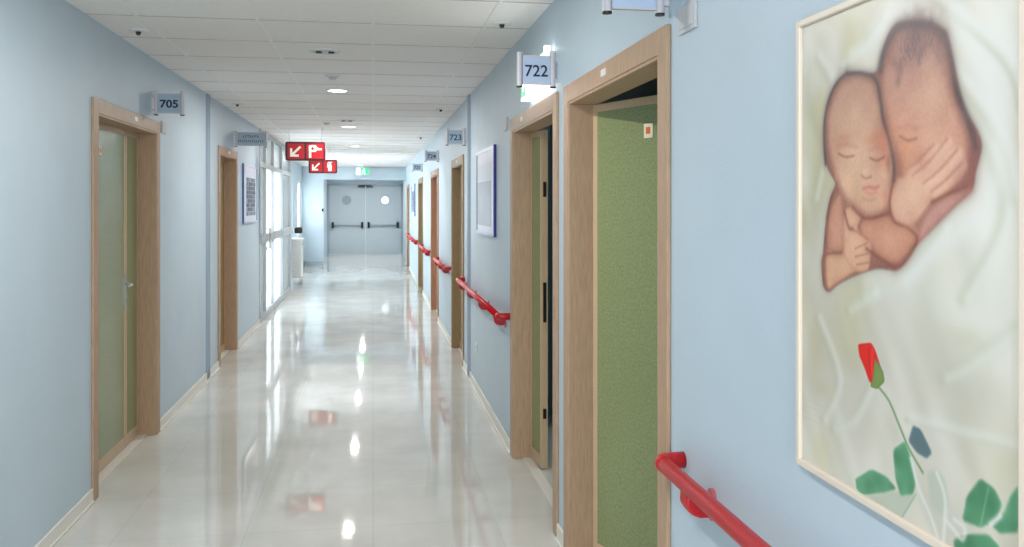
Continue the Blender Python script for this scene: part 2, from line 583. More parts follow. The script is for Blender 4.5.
def leaf(name, parent, side, hinge, width, angle, dirn, height=None, mats=('green', 'wood_edge'), handle=None, sticker=None, hinges=True, latch=False, zfloor=0.008):
    """a door leaf: green laminate panel with pale wood edging, turning on a hinge
    hinge = (depth, along); dirn = +1/-1 along the wall; angle opens into the room"""
    height = height or (frame_height(side, parent.location.y) - 0.10)
    o = bpy.data.objects.new(name, None)
    o.empty_display_size = 0.05
    COL.objects.link(o)
    o.parent = parent
    o.location = (side * hinge[0], hinge[1], zfloor)
    # local frame of the leaf: +X goes away from the hinge, +Y into the room
    vx = Vector((side * math.sin(angle), dirn * math.cos(angle), 0))
    o.rotation_euler = (0, 0, math.atan2(vx.y, vx.x))
    into = Vector((side * math.cos(angle), -dirn * math.sin(angle), 0))
    yl = Vector((-vx.y, vx.x, 0))
    q = 1 if into.dot(yl) > 0 else -1
    T = 0.04
    w, h = width, height
    b = bmesh.new()
    box(b, (0.032, q * 0.001, 0.075), (w - 0.032, q * (T - 0.001), h - 0.035))
    build('panel', b, mats[0], o)
    b = bmesh.new()
    box(b, (0, 0, 0), (0.032, q * T, h))
    box(b, (w - 0.032, 0, 0), (w, q * T, h))
    box(b, (0.032, 0, 0), (w - 0.032, q * T, 0.075))
    box(b, (0.032, 0, h - 0.035), (w - 0.032, q * T, h))
    build('edging', b, mats[1], o, bevel=0.002)
    if handle:
        hx, hz = handle
        b = bmesh.new()
        prism(b, round_rect(hx, hz, 0.036, 0.22, 0.016), (0, -q * 0.000, 0), (1, 0, 0), (0, 0, 1), q * 0.008)
        pl = build('handle_plate', b, 'alu', o, label='satin metal handle plate')
        b = bmesh.new()
        s = -1 if hx > w / 2 else 1
        sweep(b, [(hx, 0, hz + 0.05), (hx, -q * 0.045, hz + 0.05), (hx + s * 0.012, -q * 0.055, hz + 0.05), (hx + s * 0.12, -q * 0.055, hz + 0.048)], 0.009)
        build('lever', b, 'chrome', pl)
        b = bmesh.new()
        tube(b, (hx, 0, hz - 0.055), (hx, -q * 0.014, hz - 0.055), 0.009)
        build('lock_cylinder', b, 'chrome', pl)
    if sticker:
        sx, sz = sticker
        b = bmesh.new()
        box(b, (sx - 0.027, -q * 0.0022, sz - 0.03), (sx + 0.027, 0, sz + 0.03))
        st = build('sticker', b, 'cream_card', o, label='small square cream notice on the leaf')
        b = bmesh.new()
        box(b, (sx - 0.013, -q * 0.0034, sz - 0.013), (sx + 0.013, -q * 0.0018, sz + 0.015))
        build('printed_square', b, 'orange', st)
    if latch:
        split_build('lock_plate', [((w, q * 0.010, zz - hh / 2), (w + 0.003, q * 0.030, zz + hh / 2)) for zz, hh in ((1.68, 0.09), (1.0, 0.24), (0.33, 0.06))], 'black', o, label='black lock plate on the leaf edge')
    if hinges:
        for zz in (0.25, 1.0, 1.8):
            b = bmesh.new()
            tube(b, (-0.004, q * (T + 0.004), zz), (-0.004, q * (T + 0.004), zz + 0.09), 0.007, seg=10)
            build('hinge', b, 'alu', o)
    return o


def tag_plate(parent, side, y):
    HD = frame_height(side, parent.location.y)
    b = bmesh.new()
    box(b, (side * -0.017, y - 0.032, HD - 0.052), (side * -0.0135, y + 0.032, HD - 0.026))
    build('number_tag', b, 'white_plastic', parent, label='small white tag on the frame head')


def threshold(parent, side, L):
    b = bmesh.new()
    local_box(b, side, (0.055, FW, 0.0), (0.115, L - FW, 0.003))
    build('threshold', b, 'baseboard', parent)


R = math.radians
# door 721: one wide leaf, hinged at the far jamb, turned into the dark room
d, L = door_frame('door_1', 1, *DOORS_R[0], 'door 721, ajar, wide mottled green leaf in a pale oak frame', 'wood')
leaf('door_leaf', d, 1, (0.10, L - FW - 0.014), 1.18, R(22.9), -1, sticker=(0.375, 1.895), handle=(1.12, 1.02))
tag_plate(d, 1, 0.70)
threshold(d, 1, L)
# door 722: narrow leaf ajar at the far jamb, wide leaf swung right into the room
d, L = door_frame('door_2', 1, *DOORS_R[1], 'door 722, open, narrow green leaf ajar and dark room behind', 'wood')
leaf('narrow_leaf', d, 1, (0.10, L - FW - 0.014), 0.25, R(5), -1, latch=True)
leaf('wide_leaf', d, 1, (0.12, FW + 0.014), 0.86, R(80), 1, handle=(0.80, 1.02))
tag_plate(d, 1, 0.95)
threshold(d, 1, L)
# closed doors further along the right wall
for i, wd, lab in ((2, 'wood_olive', 'door 723, closed, olive wood frame'), (3, 'wood_red', 'door 724, closed, reddish wood frame'), (4, 'wood_olive', 'door 725, closed, narrow olive wood strip'), (5, 'wood', 'pale unnumbered door just before the end opening')):
    d, L = door_frame('door_%d' % (i + 1), 1, *DOORS_R[i], lab, wd)
    W = L - 2 * FW - 0.03
    leaf('door_leaf', d, 1, (0.072, L - FW - 0.014), W, 0, -1, mats=(wd, 'wood_edge') if i != 2 else ('wood_olive', 'wood_edge'), handle=(W - 0.075, 1.02))
    tag_plate(d, 1, L / 2)
    threshold(d, 1, L)
# door 705 on the left: wide leaf and narrow leaf, closed
d, L = door_frame('door_7', -1, *DOORS_L[0], 'door 705, closed, two green leaves with silver lever handle', 'wood')
leaf('narrow_leaf', d, -1, (0.108, L - FW - 0.014), 0.30, 0, -1)
leaf('wide_leaf', d, -1, (0.108, FW + 0.014), L - 2 * FW - 0.30 - 0.034, 0, 1, handle=(L - 2 * FW - 0.30 - 0.034 - 0.02, 1.02), sticker=(0.42, 1.91))
tag_plate(d, -1, 0.82)
threshold(d, -1, L)
d, L = door_frame('door_8', -1, *DOORS_L[1], 'closed orange-brown wood door beside the framed collage board', 'wood')
leaf('door_leaf', d, -1, (0.108, L - FW - 0.014), L - 2 * FW - 0.03, 0, -1, mats=('wood_olive', 'wood_edge'), handle=(0.9 * (L - 2 * FW), 1.02))
tag_plate(d, -1, L / 2)
threshold(d, -1, L)

# hanging curtain in the room behind door 722
bm = bmesh.new()
N = 60
pts = []
for i in range(N + 1):
    t = i / N
    pts.append((1.25 + 1.5 * t, 5.95 + 0.035 * math.sin(t * 60)))
ring = [(x, y - 0.006) for x, y in pts] + [(x, y + 0.006) for x, y in reversed(pts)]
prism(bm, ring, (0, 0, 0.08), (1, 0, 0), (0, 1, 0), 2.2)
o = build('curtain', bm, 'teal')
tag(o, 'dark teal curtain glimpsed in the room behind door 722', 'curtain')

# grey double door at the far end
d = thing('door_9', (0, 27.3, 0), 'grey steel double door with push bars closing the corridor end', 'door', kind='structure')
DX0, DX1, DH = -1.40, 0.92, 2.17
bm = bmesh.new()
box(bm, (DX0 - 0.03, -0.10, 0), (DX0 + 0.05, 0.05, DH + 0.06))
box(bm, (DX1 - 0.05, -0.10, 0), (DX1 + 0.005, 0.05, DH + 0.06))
box(bm, (DX0, -0.10, DH), (DX1, 0.05, DH + 0.06))
build('door_frame', bm, 'door_grey_frame', d, bevel=0.004)
mid = (DX0 + DX1) / 2
for s, (a, c) in enumerate(((DX0 + 0.05, mid - 0.001), (mid + 0.001, DX1 - 0.05))):
    b = bmesh.new()
    cx = (a + c) / 2 + (0.0 if s == 0 else 0.06) - (0.03 if s == 0 else 0)
    cz = 1.72
    # leaf with a round window cut out: ring of quads around the circle
    n = 32
    def edge_pt(t):
        dx, dz = math.cos(t), math.sin(t)
        ks = []
        if dx > 1e-9: ks.append((c - cx) / dx)
        if dx < -1e-9: ks.append((a - cx) / dx)
        if dz > 1e-9: ks.append((DH - 0.001 - cz) / dz)
        if dz < -1e-9: ks.append((0.002 - cz) / dz)
        k = min(ks)
        return (cx + dx * k, cz + dz * k)
    angs = [2 * PI * i / n for i in range(n)]
    for xx, zz in ((a, 0.002), (c, 0.002), (a, DH - 0.001), (c, DH - 0.001)):
        angs.append(math.atan2(zz - cz, xx - cx) % (2 * PI))
    angs = sorted(set(round(t, 6) for t in angs))
    n = len(angs)
    rr = 0.13
    fr_in = [b.verts.new((cx + rr * math.cos(t), -0.03, cz + rr * math.sin(t))) for t in angs]
    fr_out = [b.verts.new((edge_pt(t)[0], -0.03, edge_pt(t)[1])) for t in angs]
    bk_in = [b.verts.new((v.co.x, 0.02, v.co.z)) for v in fr_in]
    bk_out = [b.verts.new((v.co.x, 0.02, v.co.z)) for v in fr_out]
    for i in range(n):
        j = (i + 1) % n
        b.faces.new((fr_in[i], fr_in[j], fr_out[j], fr_out[i]))
        b.faces.new((bk_in[i], bk_out[i], bk_out[j], bk_in[j]))
        b.faces.new((fr_in[i], bk_in[i], bk_in[j], fr_in[j]))
        b.faces.new((fr_out[i], fr_out[j], bk_out[j], bk_out[i]))
    lf = build('door_leaf', b, 'door_grey', d)
    b = bmesh.new()
    tube(b, (cx, -0.012, cz), (cx, -0.004, cz), rr, seg=32)
    build('round_window', b, ['frosted_grey', 'frosted'][s], lf)
    b = bmesh.new()
    for i in range(32):
        t0, t1 = 2 * PI * i / 32, 2 * PI * (i + 1) / 32
        prism(b, [(cx + rr * math.cos(t0), cz + rr * math.sin(t0)), (cx + (rr + .02) * math.cos(t0), cz + (rr + .02) * math.sin(t0)), (cx + (rr + .02) * math.cos(t1), cz + (rr + .02) * math.sin(t1)), (cx + rr * math.cos(t1), cz + rr * math.sin(t1))], (0, -0.03, 0), (1, 0, 0), (0, 0, 1), 0.006)
    build('window_ring', b, 'door_grey_frame', lf)
    b = bmesh.new()
    tube(b, (a + 0.12, -0.09, 0.93), (c - 0.12, -0.09, 0.93), 0.018, seg=12)
    bar = build('push_bar', b, 'door_grey_frame', lf)
    split_build('bar_bracket', [((xx - 0.035, -0.12, 0.84), (xx + 0.035, -0.03, 1.03)) for xx in (a + 0.10, c - 0.10)], 'black', bar, bevel=0.008, label='black end bracket of the push bar')
bm = bmesh.new()
box(bm, (mid - 0.24, -0.17, DH - 0.05), (mid - 0.02, -0.10, DH + 0.01))
box(bm, (mid + 0.02, -0.17, DH - 0.05), (mid + 0.24, -0.10, DH + 0.01))
sweep(bm, [(mid - 0.2, -0.15, DH + 0.015), (mid - 0.05, -0.24, DH + 0.015), (mid, -0.16, DH + 0.015)], 0.012, 8)
sweep(bm, [(mid + 0.2, -0.15, DH + 0.015), (mid + 0.05, -0.24, DH + 0.015), (mid, -0.16, DH + 0.015)], 0.012, 8)
build('door_closer', bm, 'black', d, bevel=0.006, label='black twin door closer')
tag(area_light('beyond_doors_daylight', (0.2, 27.9, 1.6), (PI / 2, 0, PI), 1.8, 1.2, 6, (0.8, 1.0, 0.95)), 'daylight beyond the doors', 'light')

# ------------------------------------------------------------------ glazed partition on the left
gp = thing('glazed_partition', (XL, 11.66, 0), 'full-height aluminium and glass partition with bright frosted panes on the left', 'partition', kind='structure')
GL = 15.92 - 11.66
posts = [0.0, 0.62, 1.55, 2.75, GL - 0.07]
bm = bmesh.new()
for p in posts:
    box(bm, (-0.08, p, 0), (0.012, p + 0.07, H))
box(bm, (-0.08, 0.07, H - 0.06), (0.008, GL, H))
box(bm, (-0.08, 0.07, 2.10), (0.008, GL, 2.17))
box(bm, (-0.08, 0.07, 0), (0.008, GL, 0.10))
build('partition_frame', bm, 'partition_alu', gp, bevel=0.004)
for k, (a, c) in enumerate(zip(posts, posts[1:])):
    kind = ['frosted_grey', 'frosted', 'frosted', 'frosted_grey'][k]
    for z0, z1, nm in ((0.10, 1.06, 'lower_pane'), (1.18, 2.10, 'upper_pane'), (2.17, H - 0.06, 'transom_pane')):
        b = bmesh.new()
        box(b, (-0.036, a + 0.07, z0), (-0.028, c, z1))
        build(nm, b, kind if nm != 'transom_pane' else 'frosted_grey', gp)
    b = bmesh.new()
    box(b, (-0.06, a + 0.07, 1.06), (0.022, c, 1.18))
    build('crash_rail', b, 'partition_alu', gp, bevel=0.006)
bm = bmesh.new()
sweep(bm, [(0.012, 0.655, 0.98), (0.06, 0.655, 0.98), (0.06, 0.655, 1.26), (0.012, 0.655, 1.26)], 0.014, 10)
build('pull_handle', bm, 'chrome', gp)

# ------------------------------------------------------------------ projecting door number signs
def number_sign(side, y, zc, w, h, lab, text=None, panel='sign_panel', bold=0.012, lines=None):
    xw = XR if side > 0 else XL
    s = thing('door_sign', (xw, y, zc), lab, 'sign')
    e = -side                                      # away from the wall
    pw = 0.028
    x_in, x_out = e * 0.012, e * (0.012 + w)
    for x0 in (x_in, x_out - e * pw):
        b = bmesh.new()
        cx = x0 + e * pw / 2
        prism(b, disc_pts(0, 0, pw / 2, 0.014, 16), (cx, 0, -h / 2), (1, 0, 0), (0, 1, 0), h)
        p = build('post', b, 'sign_post', s)
        for z0 in (-h / 2 - 0.006, h / 2):
            b = bmesh.new()
            prism(b, disc_pts(0, 0, pw / 2 + .001, 0.015, 16), (cx, 0, z0), (1, 0, 0), (0, 1, 0), 0.006)
            build('end_cap', b, 'black' if z0 < 0 else 'sign_post', p, label='black end cap of the post' if z0 < 0 else None)
    b = bmesh.new()
    a, c = sorted((x_in + e * pw, x_out - e * pw))
    box(b, (a, -0.007, -h / 2 + 0.012), (c, 0.007, h / 2 - 0.012))
    build('panel', b, panel, s)
    split_build('panel_edge', [((a, -0.009, z0), (c, 0.009, z0 + 0.006)) for z0 in (-h / 2 + 0.008, h / 2 - 0.014)], 'sign_post', s)
    a2, c2 = sorted((0.0, x_in + e * 0.004))
    split_build('wall_bracket', [((a2, -0.008, zz - 0.008), (c2, 0.008, zz + 0.008)) for zz in (-h * 0.3, h * 0.3)], 'sign_post', s)
    mx = (x_in + x_out) / 2
    if text:
        text_mesh('number', text, 0.62 * (w - 2 * pw) * 1.33, 0.056, (mx, -0.0075, -0.004), (1, 0, 0), (0, 0, 1), 'navy', s, bold)
    if lines:
        rr = random.Random(3)
        for row, (n, wid) in enumerate(lines):
            b = bmesh.new()
            zz = 0.028 - row * 0.052
            x = mx - wid / 2
            cw = wid / n
            for i in range(n):
                box(b, (x + 0.12 * cw, -0.0095, zz - 0.012), (x + 0.35 * cw, -0.007, zz + 0.012))
                z2 = zz + rr.choice((-0.010, 0.0, 0.010))
                box(b, (x + 0.35 * cw, -0.0095, z2 - 0.002), (x + 0.85 * cw, -0.007, z2 + 0.002))
                x += cw
            build('lettering', b, 'navy', s, label='row of small dark lettering')
    return s


number_sign(1, 2.445, 2.25, 0.192, 0.155, 'projecting door sign with navy number 721 between two metal posts', '721')
number_sign(1, 3.985, 2.24, 0.190, 0.155, 'projecting door sign with navy number 722 in front of the lit exit light', '722')
number_sign(1, 8.02, 2.235, 0.190, 0.15, 'small grey projecting door sign with number 723 above an olive wood door frame', '723', 'sign_panel_grey')
number_sign(1, 11.35, 2.24, 0.190, 0.14, 'tiny grey projecting door sign with number 724 above a reddish door frame', '724', 'sign_panel_grey')
number_sign(1, 15.1, 2.25, 0.190, 0.14, 'tiny grey projecting door sign with number 725', '725', 'sign_panel_grey')
number_sign(-1, 6.12, 2.29, 0.200, 0.155, 'projecting door sign with bold number 705 over the two-leaf green door', '705', 'sign_panel_grey', 0.03)
number_sign(-1, 9.55, 2.305, 0.345, 0.165, 'wide grey projecting sign with two lines of small text before the glazed partition', None, 'sign_panel_grey', lines=((7, 0.17), (13, 0.27)))

# pale boxes on the wall beside the door heads
def wall_box(x, side, y, z, lab, L=0.14, Hh=0.085, D=0.014):
    b = bmesh.new()
    box(b, (x, y - L / 2, z - Hh / 2), (x - side * D, y + L / 2, z + Hh / 2))
    box(b, (x - side * D, y - L / 2 + 0.012, z - Hh / 2 + 0.012), (x - side * (D + 0.002), y + L / 2 - 0.012, z + Hh / 2 - 0.012))
    tag(build('junction_box', b, 'wall_box', bevel=0.004), lab, 'wall box', 'pale junction boxes beside the doors')


wall_box(XR, 1, 2.275, 2.125, 'pale grey junction box between the 721 door frame and the poster', 0.125, 0.08, 0.008)
wall_box(XR, 1, 5.58, 2.13, 'pale grey junction box beside the far side of door 722')
wall_box(XL, -1, 6.42, 2.15, 'pale grey junction box below the 705 sign')

# white power outlet low on the right wall
t = thing('power_outlet', (XR, 7.2, 0.376), 'small white power outlet low on the wall under the red handrail', 'power outlet')
b = bmesh.new()
box(b, (-0.010, -0.04, -0.04), (0, 0.04, 0.04))
build('cover_plate', b, 'white_plastic', t, bevel=0.003)
b = bmesh.new()
tube(b, (-0.012, 0, 0), (-0.009, 0, 0), 0.024)
for s in (-1, 1):
    tube(b, (-0.0135, s * 0.010, 0), (-0.011, s * 0.010, 0), 0.004, mi=1, seg=8)
build('socket', b, ['white_plastic', 'black'], t)

# ------------------------------------------------------------------ lit exit light on the wall above door 722
t = thing('exit_light', (XR, 4.03, 2.19), 'brightly lit green and white exit light on the wall behind the 722 sign', 'exit sign')
b = bmesh.new()
box(b, (-0.035, 0, 0), (0, 0.68, 0.155))
build('housing', b, 'white_plastic', t, bevel=0.006)
b = bmesh.new()
box(b, (-0.056, 0.006, 0.004), (-0.035, 0.53, 0.150))
box(b, (-0.054, 0.006, -0.012), (-0.008, 0.676, 0.003))
build('diffuser', b, 'exit_white', t, label='glowing white part of the face')
b = bmesh.new()
box(b, (-0.056, 0.53, 0.004), (-0.035, 0.676, 0.150))
build('green_face', b, 'exit_green', t, label='glowing green part of the face')
b = bmesh.new()
prism(b, [(0.55, 0.075), (0.60, 0.12), (0.60, 0.09), (0.66, 0.09), (0.66, 0.06), (0.60, 0.06), (0.60, 0.03)], (-0.056, 0, 0), (0, 1, 0), (0, 0, 1), -0.002)
build('arrow', b, 'exit_white', t)
for yy, mm in ((0.05, 'exit_white'), (0.36, 'exit_green')):
    b = bmesh.new()
    box(b, (-0.045, yy, 0.154), (-0.015, yy + 0.035, 0.19))
    build('indicator_tab', b, mm, t, bevel=0.004)

# ------------------------------------------------------------------ red fire signs hanging from the ceiling
def arrow_pts(cx, cz, s):
    """arrow pointing down-left, drawn as an outline"""
    base = [(-1, -1), (0.55, -1), (0.55, -0.62), (-0.28, -0.58), (1.0, 0.72), (0.72, 1.0), (-0.58, -0.28), (-0.62, 0.55), (-1, 0.55)]
    return [(cx + x * s, cz + z * s) for x, z in base]


def fire_sign(y, xc, ztop, lab, second):
    w, h = 0.505, 0.245
    s = thing('fire_sign', (xc, y, ztop - h / 2), lab, 'sign', 'hanging red fire signs')
    b = bmesh.new()
    prism(b, round_rect(0, 0, w, h, 0.025), (0, 0.03, 0), (1, 0, 0), (0, 0, 1), 0.06)
    build('housing', b, 'sign_maroon', s, bevel=0.004)
    f = -0.0305
    for i, cx in enumerate((-0.118, 0.118)):
        b = bmesh.new()
        prism(b, round_rect(cx, 0, 0.212, 0.194, 0.012), (0, f, 0), (1, 0, 0), (0, 0, 1), 0.004)
        build('red_panel', b, 'sign_red', s)
    g = f - 0.004
    b = bmesh.new()
    prism(b, arrow_pts(-0.122, -0.002, 0.07), (0, g, 0), (1, 0, 0), (0, 0, 1), 0.003)
    build('arrow_pictogram', b, 'sign_white', s)
    b = bmesh.new()
    if second == 'hose':
        prism(b, round_rect(0.092, 0.035, 0.10, 0.088, 0.022), (0, g, 0), (1, 0, 0), (0, 0, 1), 0.003)
        prism(b, [(0.045, 0.02), (0.075, 0.02), (0.075, -0.085), (0.045, -0.085)], (0, g + .001, 0), (1, 0, 0), (0, 0, 1), 0.0032)
        prism(b, [(0.14, 0.03), (0.155, 0.012), (0.205, 0.016), (0.205, 0.040), (0.18, 0.036), (0.15, 0.052)], (0, g + .001, 0), (1, 0, 0), (0, 0, 1), 0.0032)
        prism(b, disc_pts(0.092, 0.035, 0.018, 0.018), (0, g - 0.003, 0), (1, 0, 0), (0, 0, 1), 0.001, 1)
        build('hose_reel_pictogram', b, ['sign_white', 'sign_red'], s)
    else:
        prism(b, round_rect(0.125, -0.022, 0.066, 0.125, 0.018), (0, g, 0), (1, 0, 0), (0, 0, 1), 0.003)
        prism(b, [(0.110, 0.04), (0.140, 0.04), (0.140, 0.066), (0.166, 0.072), (0.166, 0.084), (0.100, 0.084), (0.082, 0.066), (0.072, -0.02), (0.083, -0.02), (0.094, 0.058), (0.110, 0.066)], (0, g + .001, 0), (1, 0, 0), (0, 0, 1), 0.0032)
        build('extinguisher_pictogram', b, 'sign_white', s)
    for cx in (-0.2, 0.2):
        b = bmesh.new()
        tube(b, (cx, 0, h / 2 - 0.002), (cx, 0, H - (ztop - h / 2)), 0.0025, seg=8)
        build('hanging_rod', b, 'alu', s)
    return s


fire_sign(11.28, -0.864, 2.405, 'hanging red sign with arrow and fire hose pictogram', 'hose')
fire_sign(15.7, -0.896, 2.40, 'hanging red sign with arrow and fire extinguisher pictogram', 'extinguisher')

# green exit sign in front of the end opening
t = thing('exit_sign', (-0.27, 22.6, 2.46), 'green lit exit sign with running figure above the end opening', 'exit sign')
b = bmesh.new()
box(b, (-0.17, -0.03, -0.09), (0.17, 0.03, 0.09))
build('housing', b, 'white_plastic', t, bevel=0.005)
b = bmesh.new()
box(b, (-0.06, -0.036, -0.082), (0.162, -0.030, 0.082))
build('green_face', b, 'exit_green', t, label='lit green panel')
b = bmesh.new()
box(b, (-0.162, -0.036, -0.082), (-0.06, -0.030, 0.082))
build('white_face', b, 'exit_pale', t, label='lit white panel')
b = bmesh.new()
prism(b, disc_pts(0.035, 0.055, 0.017, 0.017, 14), (0, -0.036, 0), (1, 0, 0), (0, 0, 1), 0.003)
prism(b, [(0.0, 0.03), (0.05, 0.035), (0.075, 0.005), (0.06, 0.0), (0.045, 0.015), (0.04, -0.015), (0.07, -0.04), (0.065, -0.075), (0.045, -0.075), (0.048, -0.045), (0.015, -0.03), (-0.01, -0.07), (-0.03, -0.06), (0.005, -0.015), (0.012, 0.012), (-0.01, 0.012), (-0.02, -0.01), (-0.035, 0.0)], (0, -0.036, 0), (1, 0, 0), (0, 0, 1), 0.003)
build('running_figure', b, 'exit_pale', t)
b = bmesh.new()
tube(b, (0, 0, 0.088), (0, 0, 0.14), 0.012, seg=10)
build('ceiling_mount', b, 'white_plastic', t)

# ------------------------------------------------------------------ ceiling fittings
def downlight(y, x, lit, lab, watts=0.0):
    t = thing('ceiling_downlight', (x, y, H), lab, 'ceiling light', 'round recessed downlights along the ceiling')
    b = bmesh.new()
    n = 32
    prof = [(0.100, 0.000), (0.102, -0.006), (0.096, -0.012), (0.082, -0.010), (0.080, -0.002), (0.080, 0.004)]
    rings = [[b.verts.new((r * math.cos(2 * PI * i / n), r * math.sin(2 * PI * i / n), z)) for i in range(n)] for r, z in prof]
    for p, q in zip(rings, rings[1:]):
        for i in range(n):
            f = b.faces.new((p[i], p[(i + 1) % n], q[(i + 1) % n], q[i]))
            f.smooth = True
    build('trim_ring', b, 'white_plastic', t)
    b = bmesh.new()
    tube(b, (0, 0, -0.007), (0, 0, 0.001), 0.081, seg=32)
    if lit:
        build('diffuser', b, 'lamp_glow', t, label='glowing diffuser')
        l = area_light('lamp', (0, 0, -0.016), (0, 0, 0), 0.10, 0.10, watts, (1.0, 0.965, 0.92), PI, 'DISK')
        l.parent = t
    else:
        build('diffuser', b, 'wall_box', t, label='unlit pale diffuser')
        for s in (-1, 1):
            b = bmesh.new()
            tube(b, (s * 0.04, 0, -0.016), (s * 0.04, 0, -0.006), 0.02, seg=14)
            build('bulb', b, 'grey_lens', t, label='dark unlit bulb')
    return t


for y, lab in ((25.2, 'unseen round downlight added behind the end header to brighten the end doors'), (-2.6, 'lit round downlight behind the viewer'), (0.45, 'lit round downlight over the viewer'), (3.4, 'lit round downlight just above the top of the view'), (7.59, 'largest lit round downlight, past the unlit one with two dark bulbs'), (11.1, 'lit round downlight level with the fire hose sign'), (14.85, 'lit round downlight just before the fire extinguisher sign'), (18.3, 'lit round downlight beyond both red signs, second from the end'), (21.9, 'last lit round downlight just before the green exit sign')):  # the one behind the end header is added to brighten the grey doors
    downlight(y, -0.31, True, lab, 17.0 if y < 7 else 20.0 if y < 16 else 34.0 if y > 24 else 10.0)
downlight(5.66, -0.31, False, 'unlit round downlight with two dark bulbs, before the first lit one')
downlight(10.3, -0.31, False, 'unlit round downlight between the first and second lit ones')


def spotlight(x, y, lab):
    t = thing('ceiling_sensor', (x, y, H), lab, 'ceiling sensor', 'small round ceiling sensors near the walls')
    b = bmesh.new()
    tube(b, (0, 0, -0.012), (0, 0, 0.001), 0.05, 0.055, seg=24)
    build('base', b, 'white_plastic', t)
    b = bmesh.new()
    tube(b, (0.0, -0.004, -0.030), (0, 0, -0.011), 0.010, 0.017, seg=16)
    build('lens', b, 'grey_lens', t, label='dark lens')
    return t


for x, y, lab in ((0.70, 4.62, 'white ceiling sensor with dark lens above door 722'), (0.70, 8.9, 'small white ceiling sensor near the 723 sign'), (0.70, 12.7, 'faint small ceiling sensor past the 724 sign'), (-1.33, 5.15, 'white ceiling sensor with dark lens before door 705'), (-1.33, 8.75, 'small ceiling sensor past the joint strip, near the wide text sign')):
    spotlight(x, y, lab)

# smoke detectors on the centre line
def detector(x, y, lab):
    t = thing('smoke_detector', (x, y, H), lab, 'smoke detector')
    b = bmesh.new()
    tube(b, (0, 0, -0.012), (0, 0, 0.001), 0.055, 0.058, seg=24)
    build('base', b, 'white_plastic', t)
    b = bmesh.new()
    tube(b, (0, 0, -0.030), (0, 0, -0.011), 0.022, 0.040, seg=24)
    build('sensing_chamber', b, 'wall_box', t)


detector(-0.31, 6.75, 'small white smoke detector between the dark-bulbed and the largest lit downlight')
detector(-0.56, 10.6, 'small white smoke detector beside the second lit downlight')

# ------------------------------------------------------------------ red handrails on the right wall
RX, RZ, RR = XR - 0.07, 0.868, 0.022


def handrail(y0, y1, brackets, lab, ret0=True, ret1=True):
    t = thing('handrail', (XR, y0, RZ), lab, 'handrail', 'red handrails along the right wall')
    L = y1 - y0
    x = RX - XR
    b = bmesh.new()
    def arc(yc, s):
        return [(x + 0.018 - 0.018 * math.cos(a), yc + s * 0.018 * math.sin(a), 0) for a in (0, PI / 6, PI / 3, PI / 2)]
    sweep(b, [(x, 0.0, 0), (x, L, 0)], RR, 18)
    build('rail', b, 'red', t)
    for e, yy, s in ((ret0, 0.0, -1), (ret1, L, 1)):
        if not e:
            continue
        b = bmesh.new()
        sweep(b, [(x, yy - s * 0.02, 0), (x, yy, 0)] + [(x + 0.03 - 0.03 * math.cos(a), yy + s * 0.02 * math.sin(a), 0) for a in (PI / 6, PI / 3, PI / 2)] + [(0, yy + s * 0.02, 0)], RR + 0.001, 18)
        build('end_return', b, 'red_dark', t, label='darker red end piece turning into the wall')
    for yb in brackets:
        b = bmesh.new()
        prof = [(x - 0.012, -0.008), (x - 0.014, -0.045), (x, -0.068), (x + 0.025, -0.078), (x + 0.05, -0.078), (-0.004, -0.07), (-0.004, -0.035), (x + 0.04, -0.03), (x + 0.02, -0.01)]
        prism(b, prof, (0, yb - y0 + 0.028, 0), (1, 0, 0), (0, 0, 1), 0.056)
        br = build('bracket', b, 'red_dark', t, bevel=0.006)
        b = bmesh.new()
        prism(b, round_rect(0, 0, 0.040, 0.084, 0.0195), (0, yb - y0, -0.052), (0, 1, 0), (0, 0, 1), -0.009)
        build('wall_plate', b, 'mauve', br, label='rosy oval plate on the wall')


handrail(-1.6, 2.295, [2.10, 1.35, 0.60, -0.15, -0.9], 'long red handrail starting at door 721 and running below the large poster')
handrail(5.47, 8.17, [5.62, 6.45, 7.25, 8.0], 'red handrail between doors 722 and 723, below the board with deep blue edge')
handrail(9.62, 11.38, [9.9, 10.5, 11.1], 'short red handrail between the olive and reddish door frames')
handrail(13.06, 15.02, [13.3, 14.0, 14.8], 'short red handrail between the reddish door frame and door 725')
handrail(16.72, 20.8, [17.0, 18.0, 19.2, 20.5], 'tiny red handrail beyond door 725, just before the corridor end')

